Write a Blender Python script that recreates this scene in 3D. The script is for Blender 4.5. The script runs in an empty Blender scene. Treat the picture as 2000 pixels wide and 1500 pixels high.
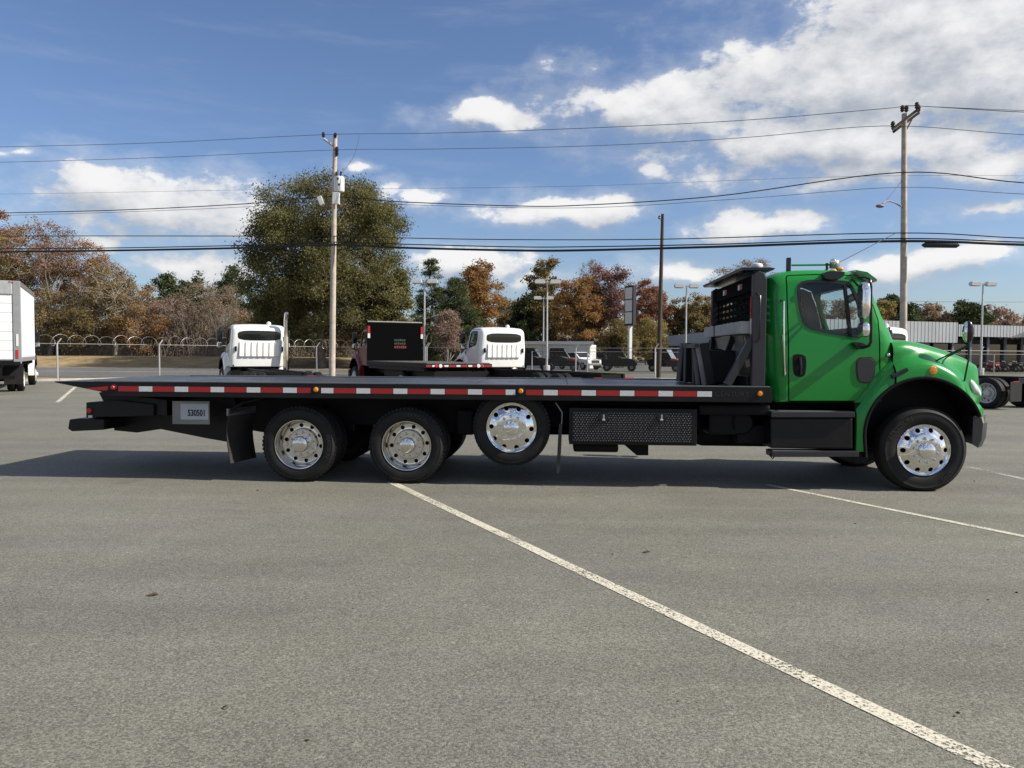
import bpy, bmesh, math, random
import numpy as np
from mathutils import Vector, Matrix

random.seed(7)
S = bpy.context.scene
COL = S.collection
PI = math.pi

# ------------------------------------------------------------------ camera
CAM_H, FPX = 1.62, 1500.0
PITCH, ROLL = math.atan(60 / 1500), 0.006
cam_d = bpy.data.cameras.new('camera')
cam_d.sensor_width = 36.0
cam_d.lens = 27.0
cam_d.clip_start = 0.05
cam_d.clip_end = 4000.0
cam = bpy.data.objects.new('camera', cam_d)
COL.objects.link(cam)
CAM_R = Matrix.Rotation(PI / 2 - PITCH, 4, 'X') @ Matrix.Rotation(ROLL, 4, 'Z')
cam.matrix_world = Matrix.Translation((0, 0, CAM_H)) @ CAM_R
S.camera = cam

# ------------------------------------------------------------------ light
SUN_AZ, SUN_EL = math.radians(-11.5), math.radians(38)
SUN_DIR = Vector((math.cos(SUN_AZ) * math.cos(SUN_EL), math.sin(SUN_AZ) * math.cos(SUN_EL), math.sin(SUN_EL)))
sun_d = bpy.data.lights.new('sun', 'SUN')
sun_d.energy = 4.8
sun_d.angle = math.radians(0.5)
sun_d.color = (1.0, 0.93, 0.82)
sun = bpy.data.objects.new('sun', sun_d)
sun.rotation_euler = (-SUN_DIR).to_track_quat('-Z', 'Y').to_euler()
sun.location = (20, -5, 20)
COL.objects.link(sun)

S.view_settings.view_transform = 'Standard'
S.view_settings.look = 'None'
S.view_settings.gamma = 1.0
S.view_settings.exposure = 0.52
S.view_settings.use_curve_mapping = False
S.render.engine = 'CYCLES'
S.cycles.use_denoising = True
S.cycles.max_bounces = 8
S.cycles.transparent_max_bounces = 12
S.cycles.caustics_reflective = False
S.cycles.caustics_refractive = False

W = bpy.data.worlds.new('World')
S.world = W
W.use_nodes = True
SKY_STRENGTH = 0.073


def px_dir(px, py):
    v = Vector(((px - 1000) / FPX, -(py - 750) / FPX, -1.0))
    return (CAM_R.to_3x3() @ v).normalized()


def make_sky():
    nt = W.node_tree
    N, L = nt.nodes, nt.links
    N.clear()

    def node(tree, kind, **kw):
        n = tree.nodes.new(kind)
        for k, v in kw.items():
            setattr(n, k, v)
        return n

    # cloud field: input (azimuth, elevation), output a density value
    g = bpy.data.node_groups.new('cloud_field', 'ShaderNodeTree')
    g.interface.new_socket('P', in_out='INPUT', socket_type='NodeSocketVector')
    g.interface.new_socket('F', in_out='OUTPUT', socket_type='NodeSocketFloat')
    gi, go = node(g, 'NodeGroupInput'), node(g, 'NodeGroupOutput')

    def gm(op, a, b=None, c=None):
        n = node(g, 'ShaderNodeMath', operation=op)
        for i, x in enumerate((a, b, c)):
            if x is None:
                continue
            if isinstance(x, (int, float)):
                n.inputs[i].default_value = x
            else:
                g.links.new(x, n.inputs[i])
        return n.outputs[0]

    def vm(op, a, b):
        n = node(g, 'ShaderNodeVectorMath', operation=op)
        for i, x in enumerate((a, b)):
            if x is None:
                continue
            if isinstance(x, tuple):
                n.inputs[i].default_value = x
            else:
                g.links.new(x, n.inputs[i])
        return n
    P = gi.outputs['P']
    # a gentle warp so that outlines billow
    wn = node(g, 'ShaderNodeTexNoise')
    wn.inputs['Scale'].default_value = 8.0
    wn.inputs['Detail'].default_value = 4.0
    g.links.new(P, wn.inputs['Vector'])
    wv = vm('SUBTRACT', wn.outputs['Color'], (0.5, 0.5, 0.5)).outputs[0]
    wv = vm('MULTIPLY', wv, (0.13, 0.055, 0.0)).outputs[0]
    Pw = vm('ADD', P, wv).outputs[0]
    blobs = [(1880, 90, 270, 130, 1.4), (1640, 175, 250, 80, 1.3), (1290, 200, 215, 54, 1.15), (1720, 275, 340, 60, 1.1),
             (1930, 310, 130, 55, .9), (1640, 345, 190, 34, .9), (1480, 270, 320, 70, .75), (955, 238, 115, 32, .95), (310, 400, 210, 62, 1.1),
             (180, 362, 90, 36, .95), (1100, 412, 170, 32, 1.05), (1480, 445, 150, 30, 1.05), (380, 512, 100, 36, 1.0),
             (200, 470, 50, 26, .9), (930, 520, 125, 36, 1.0), (800, 385, 100, 34, .8), (1310, 532, 95, 24, .95),
             (1040, 548, 70, 24, .85), (1790, 530, 100, 26, .95), (1910, 412, 110, 26, .75), (1262, 326, 55, 24, .75),
             (1150, 125, 100, 40, .42), (1430, 95, 45, 20, .6), (1890, 500, 130, 22, .75), (700, 325, 60, 18, .5),
             (30, 300, 60, 14, .5)]
    acc = None
    for (x, y, rx, ry, amp) in blobs:
        d = px_dir(x, y)
        a, e = math.atan2(d.x, d.y), math.asin(d.z)
        s = vm('SUBTRACT', Pw, (a, e, 0.0)).outputs[0]
        q = vm('DIVIDE', s, (rx / FPX, ry / FPX, 1.0)).outputs[0]
        ln = vm('LENGTH', q, None).outputs['Value']
        v = gm('SUBTRACT', amp, ln)
        acc = v if acc is None else gm('SMOOTH_MAX', acc, v, 0.25)
    # the same kind of cloud everywhere beyond the frame
    sp = node(g, 'ShaderNodeSeparateXYZ')
    g.links.new(P, sp.inputs[0])
    ln_ = node(g, 'ShaderNodeTexNoise')
    ln_.inputs['Scale'].default_value = 3.2
    ln_.inputs['Detail'].default_value = 2.0
    g.links.new(vm('MULTIPLY', P, (1.0, 2.2, 1.0)).outputs[0], ln_.inputs['Vector'])
    gen = gm('MULTIPLY', gm('SUBTRACT', ln_.outputs['Fac'], 0.52), 6.0)
    aw = node(g, 'ShaderNodeMapRange', interpolation_type='SMOOTHSTEP')
    aw.inputs['From Min'].default_value, aw.inputs['From Max'].default_value = 0.60, 0.75
    g.links.new(gm('ABSOLUTE', sp.outputs['X']), aw.inputs['Value'])
    ew = node(g, 'ShaderNodeMapRange', interpolation_type='SMOOTHSTEP')
    ew.inputs['From Min'].default_value, ew.inputs['From Max'].default_value = 0.46, 0.58
    g.links.new(sp.outputs['Y'], ew.inputs['Value'])
    wgt = gm('MAXIMUM', aw.outputs[0], ew.outputs[0])
    gen = gm('ADD', gm('MULTIPLY', gen, wgt), gm('MULTIPLY', gm('SUBTRACT', 1.0, wgt), -1.5))
    acc = gm('MAXIMUM', acc, gen)
    fb = node(g, 'ShaderNodeTexNoise')
    fb.inputs['Scale'].default_value = 13.0
    fb.inputs['Detail'].default_value = 9.0
    fb.inputs['Roughness'].default_value = 0.60
    g.links.new(vm('MULTIPLY', P, (1.0, 1.7, 1.0)).outputs[0], fb.inputs['Vector'])
    f = gm('ADD', acc, gm('MULTIPLY', gm('SUBTRACT', fb.outputs['Fac'], 0.5), 2.7))
    g.links.new(f, go.inputs['F'])

    tc = node(nt, 'ShaderNodeTexCoord')
    sx = node(nt, 'ShaderNodeSeparateXYZ')
    L.new(tc.outputs['Generated'], sx.inputs[0])

    def m(op, a, b=None):
        n = node(nt, 'ShaderNodeMath', operation=op)
        for i, x in enumerate((a, b)):
            if x is None:
                continue
            if isinstance(x, (int, float)):
                n.inputs[i].default_value = x
            else:
                L.new(x, n.inputs[i])
        return n.outputs[0]
    az = m('ARCTAN2', sx.outputs['X'], sx.outputs['Y'])
    el = m('ARCSINE', sx.outputs['Z'])
    cp = node(nt, 'ShaderNodeCombineXYZ')
    L.new(az, cp.inputs[0])
    L.new(el, cp.inputs[1])
    g1 = node(nt, 'ShaderNodeGroup', node_tree=g)
    L.new(cp.outputs[0], g1.inputs[0])
    off = node(nt, 'ShaderNodeVectorMath', operation='ADD')
    off.inputs[1].default_value = (0.014, 0.026, 0.0)
    L.new(cp.outputs[0], off.inputs[0])
    g2 = node(nt, 'ShaderNodeGroup', node_tree=g)
    L.new(off.outputs[0], g2.inputs[0])
    up = node(nt, 'ShaderNodeMapRange')
    up.inputs['From Min'].default_value, up.inputs['From Max'].default_value = 0.0, 0.03
    L.new(el, up.inputs['Value'])
    diff = m('SUBTRACT', g1.outputs[0], g2.outputs[0])
    lit = node(nt, 'ShaderNodeMapRange', interpolation_type='SMOOTHSTEP')
    lit.inputs['From Min'].default_value, lit.inputs['From Max'].default_value = -1.0, 1.15
    L.new(diff, lit.inputs['Value'])
    wd = node(nt, 'ShaderNodeMapRange')
    wd.inputs['To Min'].default_value, wd.inputs['To Max'].default_value = 0.68, 0.38
    L.new(lit.outputs[0], wd.inputs['Value'])
    dens = node(nt, 'ShaderNodeMapRange', interpolation_type='SMOOTHSTEP')
    dens.inputs['From Min'].default_value = -0.08
    L.new(wd.outputs[0], dens.inputs['From Max'])
    L.new(g1.outputs[0], dens.inputs['Value'])
    veil = node(nt, 'ShaderNodeMapRange', interpolation_type='SMOOTHSTEP')
    veil.inputs['From Min'].default_value, veil.inputs['From Max'].default_value = -0.75, 0.45
    veil.inputs['To Max'].default_value = 0.32
    L.new(g1.outputs[0], veil.inputs['Value'])
    dn = m('MULTIPLY', m('MULTIPLY', m('MAXIMUM', dens.outputs[0], veil.outputs[0]), up.outputs[0]), 0.96)
    cc = node(nt, 'ShaderNodeMix', data_type='RGBA')
    k = 0.58 / SKY_STRENGTH
    cc.inputs['A'].default_value = (0.50 * k, 0.55 * k, 0.63 * k, 1)
    cc.inputs['B'].default_value = (1.14 * k, 1.13 * k, 1.12 * k, 1)
    L.new(lit.outputs[0], cc.inputs['Factor'])
    sky = node(nt, 'ShaderNodeTexSky', sky_type='NISHITA')
    sky.sun_disc = False
    sky.sun_elevation = SUN_EL
    sky.sun_rotation = PI / 2 - SUN_AZ
    sky.altitude = 200.0
    sky.air_density = 1.0
    sky.dust_density = 1.1
    sky.ozone_density = 1.6
    mx = node(nt, 'ShaderNodeMix', data_type='RGBA')
    L.new(dn, mx.inputs['Factor'])
    # white balance of the clear sky, and thin high cirrus streaks
    wb = node(nt, 'ShaderNodeVectorMath', operation='MULTIPLY')
    wb.inputs[1].default_value = (0.93, 1.02, 1.22)
    L.new(sky.outputs[0], wb.inputs[0])
    cm = node(nt, 'ShaderNodeMapping')
    cm.inputs['Rotation'].default_value = (0, 0, 0.16)
    cm.inputs['Scale'].default_value = (1.6, 11.0, 1.0)
    L.new(cp.outputs[0], cm.inputs['Vector'])
    ci = node(nt, 'ShaderNodeTexNoise')
    ci.inputs['Scale'].default_value = 2.2
    ci.inputs['Detail'].default_value = 6
    ci.inputs['Roughness'].default_value = 0.62
    L.new(cm.outputs[0], ci.inputs['Vector'])
    cr = node(nt, 'ShaderNodeMapRange', interpolation_type='SMOOTHSTEP')
    cr.inputs['From Min'].default_value, cr.inputs['From Max'].default_value = 0.50, 0.80
    cr.inputs['To Max'].default_value = 0.13
    L.new(ci.outputs['Fac'], cr.inputs['Value'])
    cx = node(nt, 'ShaderNodeMix', data_type='RGBA')
    L.new(cr.outputs[0], cx.inputs['Factor'])
    L.new(wb.outputs[0], cx.inputs['A'])
    cx.inputs['B'].default_value = (0.9 * k, 0.93 * k, 1.0 * k, 1)
    L.new(cx.outputs['Result'], mx.inputs['A'])
    L.new(cc.outputs['Result'], mx.inputs['B'])
    bg = node(nt, 'ShaderNodeBackground')
    bg.inputs['Strength'].default_value = SKY_STRENGTH
    L.new(mx.outputs['Result'], bg.inputs['Color'])
    out = node(nt, 'ShaderNodeOutputWorld')
    L.new(bg.outputs[0], out.inputs['Surface'])


make_sky()

# ------------------------------------------------------------------ helpers


def at_depth(px, py, y):
    d = px_dir(px, py)
    t = y / d.y
    return Vector((d.x * t, y, CAM_H + d.z * t))


def on_ground(px, py, z=0.0):
    d = px_dir(px, py)
    t = (z - CAM_H) / d.z
    return Vector((d.x * t, d.y * t, z))


def ground_x(px, y):
    "world X on the ground plane at depth y for a picture column"
    return at_depth(px, 690, y).x


def mat(name, col, rough=0.5, metal=0.0, coat=0.0, var=0.0, vscale=6.0, bump=0.0, bscale=60.0, spec=0.5,
        emit=None, emit_s=0.0, rvar=0.0, dirt=None, dirt_amt=0.0, dirt_scale=2.0, coords='Object'):
    m = bpy.data.materials.new(name)
    m.use_nodes = True
    nt = m.node_tree
    b = nt.nodes['Principled BSDF']
    b.inputs['Base Color'].default_value = (*col, 1)
    b.inputs['Roughness'].default_value = rough
    b.inputs['Metallic'].default_value = metal
    b.inputs['Coat Weight'].default_value = coat
    b.inputs['Coat Roughness'].default_value = 0.04
    b.inputs['Specular IOR Level'].default_value = spec
    if emit:
        b.inputs['Emission Color'].default_value = (*emit, 1)
        b.inputs['Emission Strength'].default_value = emit_s
    tc = nt.nodes.new('ShaderNodeTexCoord')
    src = tc.outputs[coords]
    colsock = None
    if var or rvar:
        n = nt.nodes.new('ShaderNodeTexNoise')
        n.inputs['Scale'].default_value = vscale
        n.inputs['Detail'].default_value = 6
        nt.links.new(src, n.inputs['Vector'])
        if var:
            mr = nt.nodes.new('ShaderNodeMapRange')
            mr.inputs['From Min'].default_value, mr.inputs['From Max'].default_value = 0.25, 0.75
            mr.inputs['To Min'].default_value, mr.inputs['To Max'].default_value = 1 - var, 1 + var
            nt.links.new(n.outputs['Fac'], mr.inputs['Value'])
            mul = nt.nodes.new('ShaderNodeVectorMath')
            mul.operation = 'SCALE'
            mul.inputs[0].default_value = col
            nt.links.new(mr.outputs[0], mul.inputs['Scale'])
            colsock = mul.outputs[0]
        if rvar:
            rr = nt.nodes.new('ShaderNodeMapRange')
            rr.inputs['From Min'].default_value, rr.inputs['From Max'].default_value = 0.3, 0.7
            rr.inputs['To Min'].default_value = max(0.0, rough - rvar)
            rr.inputs['To Max'].default_value = min(1.0, rough + rvar)
            nt.links.new(n.outputs['Fac'], rr.inputs['Value'])
            nt.links.new(rr.outputs[0], b.inputs['Roughness'])
    if dirt:
        n2 = nt.nodes.new('ShaderNodeTexNoise')
        n2.inputs['Scale'].default_value = dirt_scale
        n2.inputs['Detail'].default_value = 8
        n2.inputs['Roughness'].default_value = 0.65
        nt.links.new(src, n2.inputs['Vector'])
        r2 = nt.nodes.new('ShaderNodeMapRange')
        r2.inputs['From Min'].default_value, r2.inputs['From Max'].default_value = 0.45, 0.75
        r2.inputs['To Max'].default_value = dirt_amt
        nt.links.new(n2.outputs['Fac'], r2.inputs['Value'])
        mx = nt.nodes.new('ShaderNodeMix')
        mx.data_type = 'RGBA'
        nt.links.new(r2.outputs[0], mx.inputs['Factor'])
        if colsock:
            nt.links.new(colsock, mx.inputs['A'])
        else:
            mx.inputs['A'].default_value = (*col, 1)
        mx.inputs['B'].default_value = (*dirt, 1)
        colsock = mx.outputs['Result']
    if colsock:
        nt.links.new(colsock, b.inputs['Base Color'])
    if bump:
        bn = nt.nodes.new('ShaderNodeTexNoise')
        bn.inputs['Scale'].default_value = bscale
        bn.inputs['Detail'].default_value = 4
        nt.links.new(src, bn.inputs['Vector'])
        bp = nt.nodes.new('ShaderNodeBump')
        bp.inputs['Strength'].default_value = bump
        bp.inputs['Distance'].default_value = 0.01
        nt.links.new(bn.outputs['Fac'], bp.inputs['Height'])
        nt.links.new(bp.outputs[0], b.inputs['Normal'])
    return m


def glass_mat(name, tint=(0.9, 0.94, 0.94), rough=0.0, refl=0.9):
    m = bpy.data.materials.new(name)
    m.use_nodes = True
    nt = m.node_tree
    nt.nodes.clear()
    o = nt.nodes.new('ShaderNodeOutputMaterial')
    t = nt.nodes.new('ShaderNodeBsdfTransparent')
    t.inputs['Color'].default_value = (*tint, 1)
    g = nt.nodes.new('ShaderNodeBsdfGlossy')
    g.inputs['Roughness'].default_value = rough
    g.inputs['Color'].default_value = (refl, refl, refl, 1)
    f = nt.nodes.new('ShaderNodeFresnel')
    f.inputs['IOR'].default_value = 1.5
    mx = nt.nodes.new('ShaderNodeMixShader')
    # the far face of the pane is left clear so that it does not act as a mirror
    ge = nt.nodes.new('ShaderNodeNewGeometry')
    iv = nt.nodes.new('ShaderNodeMath')
    iv.operation = 'SUBTRACT'
    iv.inputs[0].default_value = 1.0
    nt.links.new(ge.outputs['Backfacing'], iv.inputs[1])
    ml = nt.nodes.new('ShaderNodeMath')
    ml.operation = 'MULTIPLY'
    nt.links.new(f.outputs[0], ml.inputs[0])
    nt.links.new(iv.outputs[0], ml.inputs[1])
    nt.links.new(ml.outputs[0], mx.inputs[0])
    nt.links.new(t.outputs[0], mx.inputs[1])
    nt.links.new(g.outputs[0], mx.inputs[2])
    nt.links.new(mx.outputs[0], o.inputs['Surface'])
    return m


class MB:
    "collects geometry and links it as one mesh object"

    def __init__(self):
        self.v, self.f = [], []

    def add(self, vs, fs):
        o = len(self.v)
        self.v += [tuple(p) for p in vs]
        self.f += [tuple(i + o for i in q) for q in fs]
        return self

    def box(self, x0, x1, y0, y1, z0, z1):
        vs = [(x, y, z) for x in (x0, x1) for y in (y0, y1) for z in (z0, z1)]
        return self.add(vs, [(0, 1, 3, 2), (4, 6, 7, 5), (0, 4, 5, 1), (2, 3, 7, 6), (0, 2, 6, 4), (1, 5, 7, 3)])

    def bar(self, a, b, w, h, up=(0, 0, 1)):
        "a box beam from a to b, w wide, h high"
        a, b = Vector(a), Vector(b)
        d = (b - a).normalized()
        up = Vector(up)
        if abs(d.dot(up)) > 0.95:
            up = Vector((0, 1, 0)) if abs(d.y) < .9 else Vector((1, 0, 0))
        s = d.cross(up).normalized()
        u = s.cross(d)
        vs = []
        for p in (a, b):
            for i, j in ((-1, -1), (1, -1), (1, 1), (-1, 1)):
                vs.append(p + s * (i * w / 2) + u * (j * h / 2))
        return self.add(vs, [(3, 2, 1, 0), (4, 5, 6, 7), (0, 1, 5, 4), (1, 2, 6, 5), (2, 3, 7, 6), (3, 0, 4, 7)])

    def prism(self, pts, y0, y1):
        "polygon in x-z extruded along y"
        n = len(pts)
        vs = [(x, y0, z) for x, z in pts] + [(x, y1, z) for x, z in pts]
        fs = [tuple(range(n)), tuple(range(2 * n - 1, n - 1, -1))]
        fs += [(i, (i + 1) % n, n + (i + 1) % n, n + i) for i in range(n)]
        return self.add(vs, fs)

    def prism_x(self, pts, x0, x1):
        "polygon in y-z extruded along x"
        n = len(pts)
        vs = [(x0, y, z) for y, z in pts] + [(x1, y, z) for y, z in pts]
        fs = [tuple(range(n)), tuple(range(2 * n - 1, n - 1, -1))]
        fs += [(i, (i + 1) % n, n + (i + 1) % n, n + i) for i in range(n)]
        return self.add(vs, fs)

    def prism_z(self, pts, z0, z1):
        n = len(pts)
        vs = [(x, y, z0) for x, y in pts] + [(x, y, z1) for x, y in pts]
        fs = [tuple(range(n)), tuple(range(2 * n - 1, n - 1, -1))]
        fs += [(i, (i + 1) % n, n + (i + 1) % n, n + i) for i in range(n)]
        return self.add(vs, fs)

    def tube(self, path, r, n=8, cap=True):
        path = [Vector(p) for p in path]
        k = len(path)
        rs = r if isinstance(r, (list, tuple)) else [r] * k
        vs, fs = [], []
        prev = None
        for i, p in enumerate(path):
            d = (path[min(i + 1, k - 1)] - path[max(i - 1, 0)])
            d = d.normalized() if d.length > 1e-9 else Vector((0, 0, 1))
            if prev is None:
                ref = Vector((0, 0, 1)) if abs(d.z) < 0.9 else Vector((1, 0, 0))
                u = d.cross(ref).normalized()
            else:
                u = (prev - d * prev.dot(d))
                u = u.normalized() if u.length > 1e-6 else d.orthogonal().normalized()
            prev = u
            w = d.cross(u)
            for j in range(n):
                t = 2 * PI * j / n
                vs.append(p + (u * math.cos(t) + w * math.sin(t)) * rs[i])
        for i in range(k - 1):
            for j in range(n):
                a, b = i * n + j, i * n + (j + 1) % n
                fs.append((a, b, b + n, a + n))
        if cap:
            fs.append(tuple(range(n - 1, -1, -1)))
            fs.append(tuple(range((k - 1) * n, k * n)))
        return self.add(vs, fs)

    def lathe(self, prof, n=48, c=(0, 0, 0), axis='y', close=False):
        "profile of (radius, height along axis) turned about the axis"
        vs, fs = [], []
        k = len(prof)
        for (r, h) in prof:
            for j in range(n):
                t = 2 * PI * j / n
                if axis == 'y':
                    vs.append((c[0] + r * math.cos(t), c[1] + h, c[2] + r * math.sin(t)))
                elif axis == 'z':
                    vs.append((c[0] + r * math.cos(t), c[1] + r * math.sin(t), c[2] + h))
                else:
                    vs.append((c[0] + h, c[1] + r * math.cos(t), c[2] + r * math.sin(t)))
        for i in range(k if close else k - 1):
            i2 = (i + 1) % k
            for j in range(n):
                fs.append((i * n + j, i * n + (j + 1) % n, i2 * n + (j + 1) % n, i2 * n + j))
        if not close:
            if prof[0][0] > 1e-6:
                fs.append(tuple(range(n)))
            if prof[-1][0] > 1e-6:
                fs.append(tuple(range((k - 1) * n, k * n)))
        return self.add(vs, fs)

    def ball(self, c, r, sc=(1, 1, 1), n=12, k=8):
        vs, fs = [], []
        for i in range(k + 1):
            p = PI * i / k
            for j in range(n):
                t = 2 * PI * j / n
                vs.append((c[0] + r * sc[0] * math.sin(p) * math.cos(t), c[1] + r * sc[1] * math.sin(p) * math.sin(t),
                           c[2] + r * sc[2] * math.cos(p)))
        for i in range(k):
            for j in range(n):
                fs.append((i * n + j, i * n + (j + 1) % n, (i + 1) * n + (j + 1) % n, (i + 1) * n + j))
        return self.add(vs, fs)

    def mesh(self, name, smooth=None, bevel=0.0, seg=2, ang=30):
        me = bpy.data.meshes.new(name)
        bm = bmesh.new()
        bv = [bm.verts.new(p) for p in self.v]
        for q in self.f:
            try:
                bm.faces.new([bv[i] for i in q])
            except ValueError:
                pass
        bmesh.ops.remove_doubles(bm, verts=bm.verts[:], dist=1e-5)
        bmesh.ops.recalc_face_normals(bm, faces=bm.faces[:])
        if bevel:
            es = [e for e in bm.edges if len(e.link_faces) == 2 and e.calc_face_angle(0) > math.radians(ang)]
            bmesh.ops.bevel(bm, geom=es, offset=bevel, segments=seg, profile=0.6, affect='EDGES', clamp_overlap=True)
        bm.to_mesh(me)
        bm.free()
        if smooth is not None:
            shade(me, smooth)
        return me

    def build(self, name, m, parent=None, smooth=None, bevel=0.0, seg=2, ang=30):
        return link(name, self.mesh(name, smooth, bevel, seg, ang), m, parent)


def shade(me, ang=35):
    me.polygons.foreach_set('use_smooth', [True] * len(me.polygons))
    me.set_sharp_from_angle(angle=math.radians(ang))


def link(name, me, m=None, parent=None, loc=None):
    o = bpy.data.objects.new(name, me)
    COL.objects.link(o)
    if m is not None and me is not None:
        if len(me.materials) == 0:
            me.materials.append(m)
        elif me.materials[0] != m:
            o.material_slots[0].link = 'OBJECT'
            o.material_slots[0].material = m
    if parent is not None:
        o.parent = parent
    if loc is not None:
        o.location = loc
    return o


def tag(o, label=None, cat=None, group=None, kind=None):
    if label:
        o['label'] = label
    if cat:
        o['category'] = cat
    if group:
        o['group'] = group
    if kind:
        o['kind'] = kind
    return o


def thing(name, label, cat, loc=(0, 0, 0), rz=0.0, group=None):
    o = bpy.data.objects.new(name, None)
    o.empty_display_size = 0.2
    COL.objects.link(o)
    o.location = loc
    o.rotation_euler = (0, 0, rz)
    return tag(o, label, cat, group)


def copy_tree(o, parent=None):
    c = o.copy()
    COL.objects.link(c)
    c.parent = parent
    for ch in list(o.children):
        copy_tree(ch, c)
    return c


def np_mesh(name, V, Fc):
    "V (n,3), Fc (m,k) all faces with k corners"
    me = bpy.data.meshes.new(name)
    V = np.ascontiguousarray(V, dtype=np.float32)
    Fc = np.ascontiguousarray(Fc, dtype=np.int32)
    mfaces, k = Fc.shape
    me.vertices.add(len(V))
    me.vertices.foreach_set('co', V.ravel())
    me.loops.add(mfaces * k)
    me.loops.foreach_set('vertex_index', Fc.ravel())
    me.polygons.add(mfaces)
    me.polygons.foreach_set('loop_start', np.arange(0, mfaces * k, k, dtype=np.int32))
    me.update(calc_edges=True)
    return me


def text_mesh(txt, size, depth=0.002, bold=0.0):
    "flat lettering in x-y, centred"
    c = bpy.data.curves.new('lettering', 'FONT')
    c.body = txt
    c.size = size
    c.extrude = depth
    c.offset = bold
    c.align_x = 'CENTER'
    c.align_y = 'CENTER'
    c.resolution_u = 3
    o = bpy.data.objects.new('lettering', c)
    COL.objects.link(o)
    dg = bpy.context.evaluated_depsgraph_get()
    me = bpy.data.meshes.new_from_object(o.evaluated_get(dg))
    bpy.data.objects.remove(o)
    bpy.data.curves.remove(c)
    return me


def tmp(me):
    o = bpy.data.objects.new('tmp', me)
    COL.objects.link(o)
    return o


def boolean(a, b, op='DIFFERENCE'):
    "mesh a (op) mesh b -> new mesh"
    oa, ob = tmp(a), tmp(b)
    md = oa.modifiers.new('b', 'BOOLEAN')
    md.object = ob
    md.operation = op
    md.solver = 'EXACT'
    dg = bpy.context.evaluated_depsgraph_get()
    me = bpy.data.meshes.new_from_object(oa.evaluated_get(dg))
    bpy.data.objects.remove(oa)
    bpy.data.objects.remove(ob)
    return me


def chaikin(pts, it=2, keep=0.25):
    for _ in range(it):
        q = []
        n = len(pts)
        for i in range(n):
            a, b = pts[i], pts[(i + 1) % n]
            q.append((a[0] * (1 - keep) + b[0] * keep, a[1] * (1 - keep) + b[1] * keep))
            q.append((a[0] * keep + b[0] * (1 - keep), a[1] * keep + b[1] * (1 - keep)))
        pts = q
    return pts


def inset_poly(pts, d):
    "offset a closed polygon inward by d"
    n = len(pts)
    area = sum(pts[i][0] * pts[(i + 1) % n][1] - pts[(i + 1) % n][0] * pts[i][1] for i in range(n))
    s = 1 if area > 0 else -1
    out = []
    for i in range(n):
        a, b, c = pts[i - 1], pts[i], pts[(i + 1) % n]
        e1 = Vector((b[0] - a[0], b[1] - a[1]))
        e2 = Vector((c[0] - b[0], c[1] - b[1]))
        if e1.length < 1e-9 or e2.length < 1e-9:
            out.append(b)
            continue
        n1 = Vector((-e1.y, e1.x)).normalized() * s
        n2 = Vector((-e2.y, e2.x)).normalized() * s
        m = (n1 + n2)
        m = m / max(0.35, m.length_squared / 2)
        out.append((b[0] + m.x * d, b[1] + m.y * d))
    return out


# ------------------------------------------------------------------ setting


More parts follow.
